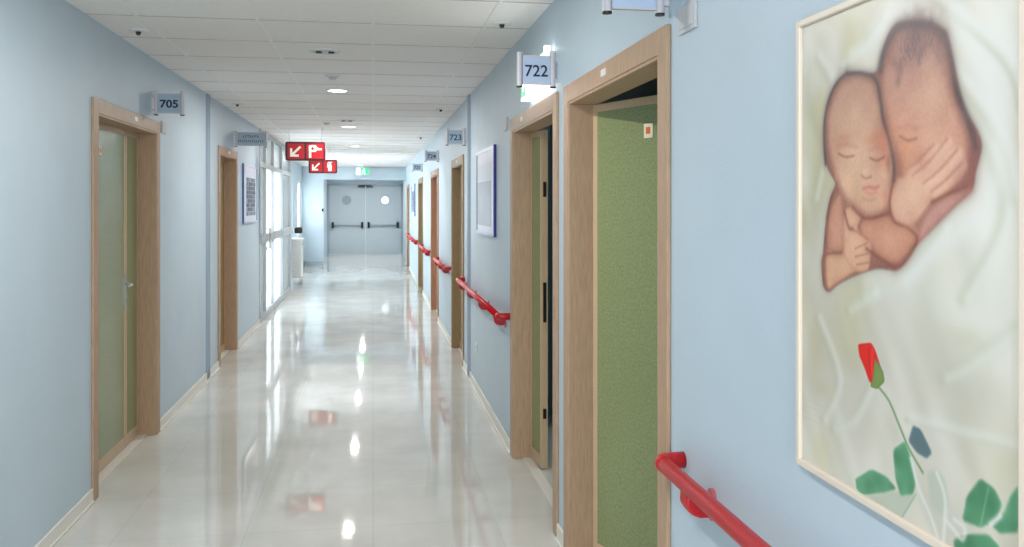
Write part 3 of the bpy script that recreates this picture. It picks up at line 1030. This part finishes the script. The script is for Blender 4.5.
# ------------------------------------------------------------------ framed boards
def framed_board(side, y0, y1, z0, z1, lab, side_mat, dark, thick=0.022, corner=False):
    xw = XR if side > 0 else XL
    L, Hh = y1 - y0, z1 - z0
    t = thing('framed_board', (xw, y0, z0), lab, 'picture')
    e = -side
    b = bmesh.new()
    a = 0.025
    box(b, (0, 0, 0), (e * thick, a, Hh))
    box(b, (0, L - a, 0), (e * thick, L, Hh))
    box(b, (0, a, 0), (e * thick, L - a, a))
    box(b, (0, a, Hh - a), (e * thick, L - a, Hh))
    for f in b.faces:
        c = f.calc_center_median()
        f.material_index = 0
        f.normal_update()
    bmesh.ops.recalc_face_normals(b, faces=b.faces[:])
    for f in b.faces:
        if abs(f.normal.y) > 0.9:
            f.material_index = 1
    build('frame', b, ['silver_face', side_mat], t)
    b = bmesh.new()
    box(b, (e * 0.002, a, a), (e * (thick - 0.006), L - a, Hh - a))
    pr = build('print', b, 'lilac_print', t)
    b = bmesh.new()
    if dark:
        rr = random.Random(5)
        ny, nz = 9, 9
        y_a, y_b, z_a, z_b = a + 0.20, L - a - 0.10, 0.09, Hh - 0.15
        for i in range(ny):
            for j in range(nz):
                yy = y_a + (y_b - y_a) * i / ny
                zz = z_a + (z_b - z_a) * j / nz
                box(b, (e * (thick - 0.006), yy, zz), (e * (thick - 0.0045), yy + (y_b - y_a) / ny * 0.93, zz + (z_b - z_a) / nz * 0.93), rr.randrange(3))
        build('picture_collage', b, [mat('collage_slate', srgb(84, 90, 108), 0.4), mat('collage_grey', srgb(138, 142, 156), 0.4), mat('collage_dark', srgb(52, 56, 74), 0.4)], pr)
    else:
        y_a, y_b = a + 0.13, L - a - 0.02
        box(b, (e * (thick - 0.006), y_a, 0.07), (e * (thick - 0.0045), y_b, Hh * 0.62), 0)
        box(b, (e * (thick - 0.006), y_a, Hh * 0.62), (e * (thick - 0.0045), y_b, Hh * 0.83), 1)  # pale upper part of the print, glare put into its colour
        build('picture_field', b, [mat('field_grey', srgb(160, 164, 178), 0.35, noise=.1, scale=5), mat('field_glare', srgb(200, 204, 214), 0.35)], pr)
    return t


framed_board(1, 6.05, 7.08, 1.36, 2.03, 'framed board with deep blue edge and grey print above the red handrail', 'blue_frame', False)
framed_board(-1, 10.16, 11.28, 1.37, 2.07, 'blue-edged framed board with dark picture collage beside the orange-brown door', 'blue_frame_pale', True)
framed_board(1, 17.9, 19.3, 1.34, 2.03, 'tiny framed board beyond door 725, blue-grey print', 'blue_frame_pale', True)

# ------------------------------------------------------------------ white trolley in the lobby
t = thing('equipment_trolley', (-1.60, 17.45, 0), 'white trolley standing at the lobby corner with black device on top', 'trolley')
b = bmesh.new()
box(b, (-0.20, -0.24, 0.14), (0.20, 0.24, 0.88))
build('cabinet', b, 'white_plastic', t, bevel=0.012)
b = bmesh.new()
box(b, (-0.22, -0.26, 0.88), (0.22, 0.26, 0.91))
build('worktop', b, 'white_plastic', t, bevel=0.008)
for z in (0.17, 0.34, 0.51, 0.68):
    b = bmesh.new()
    box(b, (-0.18, -0.252, z), (0.18, -0.238, z + 0.15))
    dr = build('drawer', b, 'white_plastic', t, bevel=0.004)
    b = bmesh.new()
    sweep(b, [(-0.06, -0.25, z + 0.1), (-0.06, -0.275, z + 0.1), (0.06, -0.275, z + 0.1), (0.06, -0.25, z + 0.1)], 0.006, 8)
    build('drawer_handle', b, 'alu', dr)
for sx in (-0.16, 0.16):
    for sy in (-0.2, 0.2):
        b = bmesh.new()
        tube(b, (sx - 0.014, sy, 0.05), (sx + 0.014, sy, 0.05), 0.05, seg=18, mi=1)
        box(b, (sx - 0.02, sy - 0.01, 0.05), (sx - 0.016, sy + 0.01, 0.142), 0)
        box(b, (sx + 0.016, sy - 0.01, 0.05), (sx + 0.02, sy + 0.01, 0.142), 0)
        build('caster', b, ['alu', 'wall_box'], t)
b = bmesh.new()
sweep(b, [(0.20, -0.15, 0.80), (0.225, -0.15, 0.80), (0.225, 0.15, 0.80), (0.20, 0.15, 0.80)], 0.012, 10)
build('push_handle', b, 'alu', t)

t = thing('monitor_device', (-1.47, 17.42, 0.91), 'small black device tilted on top of the white trolley', 'device')
b = bmesh.new()
tube(b, (0, 0, 0), (0, 0, 0.02), 0.06, 0.05)
tube(b, (0, 0, 0.02), (0, 0, 0.13), 0.012)
build('stand', b, 'white_plastic', t)
b = bmesh.new()
prism(b, round_rect(0, 0.18, 0.15, 0.12, 0.03), (0, 0.02, 0), (1, 0, 0), (0, -0.3, 0.954), 0.04)
build('screen_case', b, 'black', t, bevel=0.004)

# small bits: black handle on the end portal jamb, small bench-like bumper at the wall foot
t = thing('door_holder', (PX0, YE - 0.0, 1.44), 'tiny black door holder on the jamb of the end opening', 'door holder')
b = bmesh.new()
box(b, (-0.05, -0.03, -0.04), (0.0, 0.0, 0.04))
build('holder_block', b, 'black', t, bevel=0.004)
t = thing('door_stopper', (-1.78, YE - 0.10, 0.0), 'small dark floor stopper at the foot of the end wall', 'door stopper')
b = bmesh.new()
tube(b, (0, 0, 0.0), (0, 0, 0.11), 0.045, 0.035)
build('stopper_body', b, 'joint', t)

# ------------------------------------------------------------------ large framed poster on the right wall
PRINT_SHAPES = [
    ('bundle', [(0.203,1.842),(0.17,1.831),(0.141,1.804),(0.124,1.769),(0.121,1.727),(0.124,1.694),(0.136,1.667),(0.165,1.635),(0.146,1.614),(0.131,1.577),(0.121,1.524),(0.116,1.47),(0.121,1.439),(0.141,1.431),(0.175,1.449),(0.239,1.472),(0.298,1.487),(0.353,1.489),(0.376,1.504),(0.404,1.532),(0.445,1.56),(0.496,1.595),(0.535,1.621),(0.543,1.647),(0.555,1.682),(0.546,1.706),(0.526,1.732),(0.511,1.762),(0.502,1.792),(0.491,1.827),(0.481,1.858),(0.452,1.881),(0.404,1.896),(0.353,1.903),(0.326,1.884),(0.31,1.854),(0.306,1.833),(0.257,1.831)]),
    ('head_left', [(0.212,1.833),(0.18,1.825),(0.154,1.8),(0.138,1.768),(0.136,1.726),(0.146,1.688),(0.17,1.65),(0.189,1.624),(0.221,1.599),(0.265,1.579),(0.306,1.582),(0.334,1.603),(0.342,1.631),(0.346,1.668),(0.334,1.706),(0.316,1.745),(0.302,1.784),(0.286,1.815),(0.252,1.83)]),
    ('head_right', [(0.368,1.88),(0.338,1.849),(0.316,1.82),(0.316,1.778),(0.334,1.734),(0.349,1.7),(0.368,1.667),(0.379,1.639),(0.465,1.629),(0.52,1.66),(0.527,1.692),(0.511,1.726),(0.493,1.76),(0.477,1.796),(0.465,1.832),(0.432,1.866)]),
    ('shoulder', [(0.175,1.619),(0.148,1.593),(0.136,1.551),(0.138,1.514),(0.184,1.509),(0.199,1.543),(0.192,1.583),(0.186,1.609)]),
    ('forearm_left', [(0.136,1.509),(0.184,1.509),(0.221,1.524),(0.265,1.521),(0.269,1.492),(0.23,1.477),(0.165,1.448),(0.138,1.438),(0.128,1.466)]),
    ('arm_mid', [(0.257,1.572),(0.33,1.58),(0.404,1.563),(0.408,1.542),(0.376,1.513),(0.346,1.5),(0.306,1.509),(0.278,1.526),(0.248,1.547)]),
    ('hand_big', [(0.346,1.64),(0.379,1.648),(0.445,1.689),(0.484,1.699),(0.52,1.676),(0.52,1.644),(0.484,1.62),(0.445,1.603),(0.418,1.581),(0.383,1.563),(0.346,1.576),(0.334,1.603)]),
    ('hand_small', [(0.194,1.586),(0.221,1.594),(0.248,1.579),(0.239,1.554),(0.278,1.531),(0.278,1.507),(0.269,1.482),(0.23,1.479),(0.194,1.502),(0.192,1.543)]),
    ('far_arm', [(0.535,1.621),(0.496,1.62),(0.445,1.599),(0.418,1.568),(0.408,1.537),(0.445,1.56),(0.496,1.595)]),
    ('L_hair', [(0.203,1.841),(0.17,1.83),(0.142,1.804),(0.126,1.769),(0.122,1.726),(0.128,1.678),(0.138,1.636)]),
    ('L_hair', [(0.203,1.841),(0.257,1.833),(0.294,1.816),(0.308,1.779),(0.316,1.745),(0.334,1.706),(0.346,1.668),(0.346,1.64)]),
    ('L_hair', [(0.306,1.833),(0.316,1.858),(0.338,1.882),(0.361,1.895),(0.404,1.891),(0.445,1.878),(0.471,1.858)]),
    ('L_hair', [(0.471,1.858),(0.487,1.824),(0.496,1.785),(0.511,1.75),(0.532,1.712),(0.543,1.683)]),
    ('L_hair', [(0.346,1.839),(0.361,1.823),(0.358,1.804)]),
    ('L_crease', [(0.165,1.635),(0.146,1.609),(0.134,1.572)]),
    ('L_crease', [(0.221,1.594),(0.265,1.574),(0.334,1.585)]),
    ('L_crease', [(0.346,1.64),(0.334,1.603),(0.346,1.571),(0.383,1.561),(0.408,1.542),(0.376,1.504),(0.346,1.493)]),
    ('L_crease', [(0.265,1.521),(0.298,1.508),(0.349,1.493)]),
    ('L_crease', [(0.121,1.444),(0.118,1.497),(0.184,1.509)]),
    ('L_crease', [(0.194,1.586),(0.208,1.558),(0.221,1.554)]),
    ('L_crease', [(0.445,1.603),(0.484,1.616),(0.526,1.627)]),
    ('L_finger', [(0.487,1.695),(0.445,1.663),(0.404,1.643)]),
    ('L_finger', [(0.511,1.677),(0.471,1.649),(0.432,1.629)]),
    ('L_finger', [(0.52,1.656),(0.484,1.632),(0.452,1.616)]),
    ('L_finger', [(0.455,1.688),(0.418,1.665),(0.39,1.653)]),
    ('L_fingersmall', [(0.23,1.519),(0.269,1.531)]),
    ('L_fingersmall', [(0.23,1.504),(0.278,1.514)]),
    ('L_fingersmall', [(0.235,1.49),(0.275,1.497)]),
    ('L_fingersmall', [(0.221,1.554),(0.269,1.538)]),
    ('B_mouth', [(0.334,1.65)]),
    ('B_cheekA', [(0.315,1.698)]),
    ('B_cheekB', [(0.376,1.694)]),
    ('B_hairtop', [(0.408,1.866)]),
    ('B_glow1', [(0.23,1.673)]),
    ('B_glow2', [(0.445,1.775)]),
    ('B_glow3', [(0.397,1.612)]),
    ('bud', [(0.239,1.347),(0.28,1.356),(0.292,1.346),(0.307,1.321),(0.316,1.309),(0.316,1.292),(0.292,1.28),(0.274,1.287),(0.262,1.305),(0.243,1.327)]),
    ('sepal', [(0.291,1.332),(0.316,1.312),(0.32,1.296),(0.298,1.278),(0.277,1.278),(0.286,1.297)]),
    ('L_stem', [(0.304,1.282),(0.333,1.265),(0.365,1.226),(0.387,1.2),(0.422,1.172),(0.456,1.133),(0.479,1.081)]),
    ('leaf_slate', [(0.397,1.241),(0.417,1.24),(0.445,1.21),(0.432,1.197),(0.407,1.199),(0.385,1.212)]),
    ('leaf_green', [(0.344,1.187),(0.376,1.21),(0.392,1.188),(0.404,1.147),(0.397,1.129),(0.365,1.115),(0.349,1.142)]),
    ('leaf_green', [(0.23,1.101),(0.28,1.134),(0.327,1.135),(0.352,1.123),(0.321,1.106),(0.249,1.077),(0.234,1.084)]),
    ('leaf_pale', [(0.262,1.079),(0.355,1.121),(0.402,1.13),(0.365,1.077),(0.298,1.071)]),
    ('leaf_green', [(0.552,1.204),(0.58,1.199),(0.595,1.182),(0.584,1.155),(0.552,1.133),(0.514,1.13),(0.523,1.168)]),
    ('leaf_green', [(0.625,1.219),(0.626,1.155),(0.591,1.139),(0.576,1.144),(0.599,1.172),(0.61,1.198)]),
    ('leaf_green', [(0.527,1.114),(0.568,1.13),(0.591,1.121),(0.588,1.09),(0.51,1.058),(0.493,1.092)]),
    ('leaf_pale', [(0.432,1.175),(0.456,1.189),(0.476,1.177),(0.484,1.143),(0.465,1.118),(0.442,1.128)]),
    ('L_white', [(0.392,1.185),(0.412,1.143),(0.442,1.109),(0.465,1.071)]),
    ('L_white', [(0.456,1.182),(0.476,1.146),(0.47,1.073)]),
    ('L_white', [(0.497,1.124),(0.519,1.12),(0.514,1.101),(0.493,1.11),(0.476,1.116)]),
    ('L_white', [(0.572,1.146),(0.591,1.164)]),
    ('L_vein', [(0.404,1.131),(0.365,1.077)]),
    ('L_vein', [(0.568,1.195),(0.552,1.135)]),
    ('L_fold', [(0.311,1.917),(0.218,1.864),(0.177,1.852)]),
    ('L_fold', [(0.456,1.824),(0.575,1.705),(0.613,1.605)]),
    ('L_fold', [(0.565,1.677),(0.594,1.578),(0.512,1.457)]),
    ('L_fold', [(0.25,1.428),(0.367,1.474),(0.467,1.56)]),
    ('L_fold', [(0.201,1.4),(0.281,1.44)]),
    ('L_fold', [(0.622,1.429),(0.512,1.353),(0.467,1.329)]),
    ('L_fold', [(0.38,1.245),(0.555,1.26),(0.627,1.267)]),
    ('L_fold', [(0.093,1.371),(0.167,1.267),(0.112,1.178)]),
    ('L_fold', [(0.093,1.885),(0.149,1.799),(0.081,1.608)]),
    ('L_fold', [(0.444,1.92),(0.594,1.801),(0.627,1.727)]),
    ('L_fold', [(0.281,1.291),(0.218,1.204),(0.149,1.168)]),
]


def seg_dist(P, pts):
    """distance from each point of P (n,2) to a polyline"""
    best = np.full(len(P), 1e9)
    for (x0, y0), (x1, y1) in zip(pts, pts[1:]):
        d = np.array((x1 - x0, y1 - y0))
        q = P - np.array((x0, y0))
        t = np.clip((q @ d) / max(d @ d, 1e-12), 0, 1)
        best = np.minimum(best, np.hypot(q[:, 0] - t * d[0], q[:, 1] - t * d[1]))
    return best


def inside(P, poly):
    r = np.zeros(len(P), bool)
    n = len(poly)
    for i in range(n):
        x0, y0 = poly[i]
        x1, y1 = poly[(i + 1) % n]
        c = ((y0 > P[:, 1]) != (y1 > P[:, 1]))
        with np.errstate(divide='ignore', invalid='ignore'):
            xi = (x1 - x0) * (P[:, 1] - y0) / ((y1 - y0) if y1 != y0 else 1e-9) + x0
        r ^= c & (P[:, 0] < xi)
    return r


def smooth_poly(poly, it=4, closed=True):
    """Catmull-Rom curve through the points"""
    n = len(poly)
    if n < 3:
        return list(poly)
    out = []
    rng = range(n) if closed else range(n - 1)
    for i in rng:
        if closed:
            p0, p1, p2, p3 = (poly[(i + k) % n] for k in (-1, 0, 1, 2))
        else:
            p0, p1, p2, p3 = poly[max(i - 1, 0)], poly[i], poly[i + 1], poly[min(i + 2, n - 1)]
        for j in range(it):
            t = j / it
            out.append(tuple(0.5 * (2 * p1[c] + (p2[c] - p0[c]) * t + (2 * p0[c] - 5 * p1[c] + 4 * p2[c] - p3[c]) * t * t + (3 * p1[c] - p0[c] - 3 * p2[c] + p3[c]) * t ** 3) for c in (0, 1)))
    if not closed:
        out.append(poly[-1])
    return out


def vnoise(P, scale, seed):
    rs = np.random.RandomState(seed)
    g = rs.rand(64, 64)
    q = P * scale
    i = np.floor(q).astype(int)
    f = q - i
    f = f * f * (3 - 2 * f)
    a = g[i[:, 0] % 64, i[:, 1] % 64]
    b = g[(i[:, 0] + 1) % 64, i[:, 1] % 64]
    c = g[i[:, 0] % 64, (i[:, 1] + 1) % 64]
    d = g[(i[:, 0] + 1) % 64, (i[:, 1] + 1) % 64]
    return (a * (1 - f[:, 0]) + b * f[:, 0]) * (1 - f[:, 1]) + (c * (1 - f[:, 0]) + d * f[:, 0]) * f[:, 1]


def paint_print(P):
    """the picture printed on the poster, as sRGB values 0..255: two sleeping newborns in white cloth and a red rose"""
    n = len(P)
    img = np.zeros((n, 3))
    img[:] = (208, 203, 190)
    W = np.column_stack((P[:, 0] + 0.03 * vnoise(P, 9, 1), P[:, 1] + 0.03 * vnoise(P, 9, 2)))
    fold = vnoise(np.column_stack((W[:, 0] * 5 + W[:, 1] * 3.2, W[:, 1] * 2.6 - W[:, 0] * 3)), 1.6, 3)
    f2 = vnoise(np.column_stack((W[:, 0] * 6 - W[:, 1] * 4, W[:, 1] * 3 + W[:, 0] * 5)), 2.6, 4)
    f3 = vnoise(np.column_stack((W[:, 0] * 9 + W[:, 1] * 6, W[:, 1] * 2 - W[:, 0] * 2)), 3.0, 14)
    img += ((fold - 0.5) * 24)[:, None] + ((f2 - 0.5) * 14)[:, None] * np.array((1, 1, 1.3)) + ((f3 - 0.5) * 14)[:, None]
    warm = np.clip((vnoise(P, 9, 5) - 0.5) * 2.2, 0, 1) * np.clip(1.6 - P[:, 0] * 3.0, 0.2, 1)
    img -= warm[:, None] * np.array((14, 15, 34))

    def blend(mask, col):
        img[:] = img * (1 - mask[:, None]) + np.array(col, float) * mask[:, None]

    def fill(poly, col, feather=0.0022, edge=None, ew=0.012, amt=0.5, top=None, sharp=False):
        if sharp:
            m8 = len(poly)
            poly = [tuple(poly[i][c] * (1 - t) + poly[(i + 1) % m8][c] * t for c in (0, 1)) for i in range(m8) for t in (0.12, 0.88)]
        else:
            poly = smooth_poly(poly)
        ins = inside(P, poly)
        dist = seg_dist(P, poly + poly[:1])
        sd = np.where(ins, dist, -dist)
        m = np.clip(sd / feather * 0.5 + 0.5, 0, 1)
        m = m * m * (3 - 2 * m)
        c = np.zeros((n, 3))
        c[:] = col
        if top is not None:
            ys = [p[1] for p in poly]
            k = np.clip((P[:, 1] - min(ys)) / (max(ys) - min(ys)), 0, 1) ** 1.5
            c = c * (1 - k[:, None]) + np.array(top, float) * k[:, None]
        if edge is not None:
            k = np.exp(-np.maximum(sd, 0) / ew) * amt
            c = c * (1 - k[:, None]) + np.array(edge, float) * k[:, None]
        img[:] = img * (1 - m[:, None]) + c * m[:, None]

    def line(pts, col, w, amt=1.0, sm=True):
        d = seg_dist(P, smooth_poly(pts, 4, False) if sm else pts)
        blend(np.exp(-(d / w) ** 2) * amt, col)

    def blob(pt, col, rx, ry, amt):
        d = ((P[:, 0] - pt[0]) / rx) ** 2 + ((P[:, 1] - pt[1]) / ry) ** 2
        blend(np.exp(-d) * amt, col)

    for (ba, bb, rx, ry, am, cl) in ((0.57, 1.52, 0.06, 0.16, 0.55, (226, 227, 226)), (0.60, 1.80, 0.06, 0.09, 0.5, (222, 225, 226)), (0.44, 1.44, 0.09, 0.07, 0.45, (222, 222, 217)),
                                     (0.09, 1.30, 0.025, 0.07, 0.55, (188, 178, 148)), (0.05, 1.40, 0.02, 0.06, 0.5, (190, 182, 150)), (0.12, 1.24, 0.03, 0.02, 0.5, (186, 176, 146)),
                                     (0.52, 1.40, 0.05, 0.02, 0.45, (188, 184, 160)), (0.06, 1.80, 0.02, 0.09, 0.4, (188, 188, 162)), (0.60, 1.22, 0.03, 0.05, 0.4, (190, 184, 156))):
        blob((ba, bb), cl, rx, ry, am)
    S = PRINT_SHAPES
    get = lambda k: [p for nme, p in S if nme == k]
    for i, p in enumerate(get('L_fold')):
        line(p, (176, 176, 150), 0.007 + 0.003 * (i % 3), 0.38)
        line([(a + 0.016, b + 0.006) for a, b in p], (226, 228, 224), 0.010, 0.40)
    for hp, hw, ha in (([(0.2214, 1.8743), (0.2778, 1.8789), (0.3105, 1.9059), (0.3457, 1.9217), (0.3901, 1.923)], 0.016, 0.55), ([(0.4961, 1.8841), (0.5319, 1.8361), (0.5657, 1.775), (0.5873, 1.7105), (0.5925, 1.6564), (0.5657, 1.6029), (0.5083, 1.5621), (0.4385, 1.5169), (0.3829, 1.4753)], 0.022, 0.6)):
        line(hp, (224, 224, 220), hw, ha)
    bundle = get('bundle')[0]
    bs = smooth_poly(bundle)
    line(bs + [bs[0]], (176, 178, 168), 0.009, 0.6, False)
    fill(bundle, (156, 104, 90), feather=0.004, edge=(110, 78, 72), ew=0.010)
    fill(get('far_arm')[0], (196, 146, 132), feather=0.010, edge=(168, 114, 106))
    fill(get('shoulder')[0], (202, 146, 122), feather=0.008, edge=(150, 96, 80), ew=0.010)
    fill(get('arm_mid')[0], (206, 148, 122), feather=0.007, edge=(160, 100, 82), ew=0.012)
    fill(get('forearm_left')[0], (214, 168, 136), feather=0.006, edge=(176, 112, 88), ew=0.010)
    fill(get('head_right')[0], (214, 160, 134), feather=0.014, edge=(176, 124, 106), ew=0.018, top=(176, 132, 120))
    rs = np.random.RandomState(4)
    top_c = get('B_hairtop')[0][0]
    for k in range(46):
        hx, hy = top_c[0] + rs.uniform(-0.045, 0.045), top_c[1] + rs.uniform(-0.030, 0.028)
        a0 = rs.uniform(-0.6, 0.6) + PI / 2
        ln = rs.uniform(0.012, 0.026)
        line([(hx, hy), (hx + ln * math.cos(a0), hy - ln * math.sin(a0))], (96, 76, 76), 0.0018, 0.35, False)
    # downy hair on the crown, ragged at its lower edge
    ht = get('B_hairtop')[0][0]
    dd = np.exp(-(((P[:, 0] - ht[0]) / 0.046) ** 2 + ((P[:, 1] - ht[1] - 0.004) / 0.040) ** 2)) * (0.55 + 0.6 * vnoise(P, 120, 21))
    blend(np.clip(dd, 0, 0.70), (118, 90, 90))
    fill(get('head_left')[0], (212, 166, 138), feather=0.012, edge=(164, 112, 94), ew=0.013, top=(188, 144, 124))
    fill(get('hand_small')[0], (218, 172, 142), feather=0.005, edge=(182, 118, 96), ew=0.008)
    fill(get('hand_big')[0], (218, 172, 146), feather=0.006, edge=(194, 138, 116), ew=0.012)
    for i, p in enumerate(get('L_hair')):
        if i == 0:
            p = p[:-1]
        if i == 4:
            line(p, (130, 96, 90), 0.009, 0.55)
            continue
        k = (0.0045, 0.0045, 0.0080, 0.0065, 0.0045)[min(i, 4)]
        line(p, (66, 60, 66), k, 0.62 + 0.3 * vnoise(P, 45, 40 + i))
        line(p, (120, 90, 84), 0.013, 0.34)
    for p in get('L_crease'):
        line(p, (122, 68, 56), 0.0034, 0.62)
        line(p, (150, 94, 78), 0.009, 0.25)
    for p in get('L_finger'):
        line([(a - 0.0075, b + 0.004) for a, b in p], (176, 116, 98), 0.0035, 0.55)
        line(p, (224, 180, 156), 0.0062, 0.65)
    for p in get('L_fingersmall'):
        line(p, (174, 112, 92), 0.0025, 0.55)
    blob(get('B_cheekA')[0][0], (206, 110, 86), 0.020, 0.034, 0.45)
    blob(get('B_cheekB')[0][0], (226, 148, 108), 0.022, 0.040, 0.45)
    blob(get('B_glow1')[0][0], (226, 188, 156), 0.034, 0.050, 0.5)
    blob(get('B_glow2')[0][0], (216, 174, 148), 0.034, 0.060, 0.45)
    blob(get('B_glow3')[0][0], (224, 184, 156), 0.022, 0.03, 0.5)
    mo = get('B_mouth')[0][0]
    # small ear
    blob((get('head_left')[0][6][0] - 0.004, get('head_left')[0][6][1] + 0.006), (214, 134, 118), 0.006, 0.011, 0.6)
    for (ba, bb), cl, rx, ry, am in (((0.2902, 1.7138), (190, 112, 84), 0.03, 0.012, 0.45), ((0.1939, 1.7211), (184, 120, 98), 0.03, 0.012, 0.35), ((0.3208, 1.6129), (214, 118, 104), 0.006, 0.012, 0.55), ((0.2778, 1.6205), (200, 150, 124), 0.012, 0.008, 0.2), ((0.2123, 1.634), (226, 186, 150), 0.022, 0.03, 0.5), ((0.3303, 1.6688), (150, 84, 70), 0.006, 0.014, 0.5), ((0.3105, 1.6036), (226, 172, 144), 0.01, 0.012, 0.4), ((0.5202, 1.6355), (150, 96, 92), 0.025, 0.03, 0.45), ((0.5376, 1.675), (140, 88, 86), 0.014, 0.03, 0.5), ((0.3901, 1.5765), (206, 150, 126), 0.02, 0.02, 0.4), ((0.4648, 1.836), (120, 92, 92), 0.016, 0.03, 0.45), ((0.4182, 1.6646), (190, 122, 104), 0.02, 0.025, 0.35), ((0.3457, 1.7326), (214, 150, 116), 0.014, 0.03, 0.4)):
        blob((ba, bb), cl, rx, ry, am)
    for fp, fc, fw, fa in (([(0.1736, 1.695), (0.1981, 1.6875), (0.2254, 1.688)], (132, 84, 68), 0.0026, 0.55), ([(0.2773, 1.6812), (0.2972, 1.6754), (0.3197, 1.6808)], (132, 84, 68), 0.0026, 0.55), ([(0.1698, 1.7077), (0.1999, 1.7097), (0.2325, 1.7035)], (180, 122, 98), 0.006, 0.35), ([(0.274, 1.695), (0.2972, 1.6973), (0.3197, 1.694)], (180, 122, 98), 0.006, 0.35), ([(0.2501, 1.6512), (0.2638, 1.6459), (0.2807, 1.6483)], (150, 94, 78), 0.0028, 0.5), ([(0.257, 1.6275), (0.2757, 1.6301), (0.2873, 1.6279), (0.302, 1.6305)], (196, 104, 98), 0.0036, 0.65), ([(0.2621, 1.6216), (0.2807, 1.6174), (0.2972, 1.622)], (210, 122, 112), 0.0036, 0.5), ([(0.257, 1.6099), (0.2773, 1.6059), (0.2939, 1.6106)], (180, 124, 102), 0.004, 0.35), ([(0.3626, 1.7131), (0.3832, 1.7043), (0.406, 1.7061)], (138, 90, 76), 0.0028, 0.5), ([(0.3567, 1.7264), (0.3832, 1.7285), (0.4088, 1.7209)], (180, 122, 102), 0.006, 0.3)):
        line(fp, fc, fw, fa)
    for bp, brx, bry, bam in (((0.2621, 1.6586), 0.009, 0.009, 0.6), ((0.1888, 1.6481), 0.022, 0.02, 0.5), ((0.3149, 1.651), 0.012, 0.014, 0.35), ((0.2218, 1.7573), 0.035, 0.025, 0.35)):
        blob(bp, (228, 186, 158), brx, bry, bam)
    hair_zone = inside(P, bundle)
    grain = (vnoise(P, 240, 8) - 0.5) * 8 + (vnoise(P, 30, 9) - 0.5) * 12
    img[hair_zone] += grain[hair_zone][:, None]
    # rose
    for p in get('leaf_pale'):
        fill(p, (184, 190, 174), feather=0.006, sharp=True)
    for p in get('leaf_green'):
        fill(p, (74, 136, 98), feather=0.0035, sharp=True, edge=(112, 164, 128), ew=0.007)
    for p in get('leaf_slate'):
        fill(p, (84, 108, 114), feather=0.003, sharp=True, edge=(104, 128, 128), ew=0.005)
    for p in get('L_vein'):
        line(p, (124, 172, 138), 0.002, 0.7)
    for p in get('L_white'):
        line(p, (216, 218, 211), 0.0042, 0.85)
    for p in get('L_stem'):
        line(p[:5], (92, 134, 84), 0.0024, 0.95)
    lv = get('leaf_green')
    for p in lv:
        k = inside(P, smooth_poly(p))
        img[k] += ((vnoise(P, 40, 31) - 0.5) * 34)[k][:, None]
    bud = get('bud')[0]
    fill(bud, (222, 26, 20), sharp=True, feather=0.0018, edge=(180, 18, 18), ew=0.003)
    cx = sum(p[0] for p in bud) / len(bud)
    cy = sum(p[1] for p in bud) / len(bud)
    line([(cx + 0.004, cy + 0.030), (cx - 0.001, cy), (cx + 0.004, cy - 0.02)], (240, 80, 56), 0.003, 0.5)
    line([(cx - 0.010, cy + 0.028), (cx - 0.006, cy - 0.01)], (150, 8, 14), 0.0015, 0.6)
    fill(get('sepal')[0], (118, 142, 76), feather=0.0018, sharp=True, edge=(72, 104, 50), ew=0.003)
    # faint caption block low on the sheet
    for k in range(4):
        y0 = 1.205 - k * 0.012
        line([(0.032, y0), (0.115 - 0.012 * (k % 2), y0)], (184, 186, 180), 0.0012, 0.45)
    return np.clip(img, 0, 255)


def make_poster():
    y_far, y_near = 1.628, 1.003
    z0, z1 = 1.066, 1.975
    t = thing('framed_poster', (XR, y_far, z0), 'large cream-framed poster of two sleeping newborns in white cloth with red rose', 'poster')
    L, Hh, fw, th = y_far - y_near, z1 - z0, 0.015, 0.02
    b = bmesh.new()
    box(b, (-th, -fw, 0), (0, 0, Hh))
    box(b, (-th, -L, 0), (0, -L + fw, Hh))
    box(b, (-th, -L + fw, 0), (0, -fw, fw))
    box(b, (-th, -L + fw, Hh - fw), (0, -fw, Hh))
    build('frame', b, 'cream_frame', t, bevel=0.003)
    b = bmesh.new()
    box(b, (-0.010, -L + fw, fw), (-0.001, -fw, Hh - fw))
    build('backing_board', b, 'cream_card', t)
    # printed sheet
    nx, nz = 330, 480
    ya, yb = -fw + 0.002, -L + fw - 0.002
    za, zb = fw - 0.002, Hh - fw + 0.002
    gy = np.linspace(ya, yb, nx)
    gz = np.linspace(za, zb, nz)
    YY, ZZ = np.meshgrid(gy, gz, indexing='ij')
    co = np.column_stack((np.full(nx * nz, -0.0125), YY.ravel(), ZZ.ravel()))
    idx = np.arange(nx * nz).reshape(nx, nz)
    quads = np.column_stack((idx[:-1, :-1].ravel(), idx[1:, :-1].ravel(), idx[1:, 1:].ravel(), idx[:-1, 1:].ravel()))
    me = bpy.data.meshes.new('print')
    me.from_pydata(co.tolist(), [], quads.tolist())
    P = np.column_stack((1.650 - (y_far + YY.ravel()), z0 + ZZ.ravel()))
    rgb = paint_print(P) / 255.0
    lin = np.where(rgb <= 0.04045, rgb / 12.92, ((rgb + 0.055) / 1.055) ** 2.4)
    ca = me.color_attributes.new('print_colour', 'FLOAT_COLOR', 'POINT')
    ca.data.foreach_set('color', np.column_stack((lin, np.ones(len(lin)))).astype(np.float32).ravel())
    m = bpy.data.materials.new('printed_paper')
    m.use_nodes = True
    nt = m.node_tree
    bs = nt.nodes['Principled BSDF']
    at = nt.nodes.new('ShaderNodeVertexColor')
    at.layer_name = 'print_colour'
    nt.links.new(at.outputs[0], bs.inputs['Base Color'])
    bs.inputs['Roughness'].default_value = 0.35
    me.materials.append(m)
    o = bpy.data.objects.new('print', me)
    COL.objects.link(o)
    o.parent = t
    md = o.modifiers.new('thickness', 'SOLIDIFY')
    md.thickness = 0.0015


make_poster()
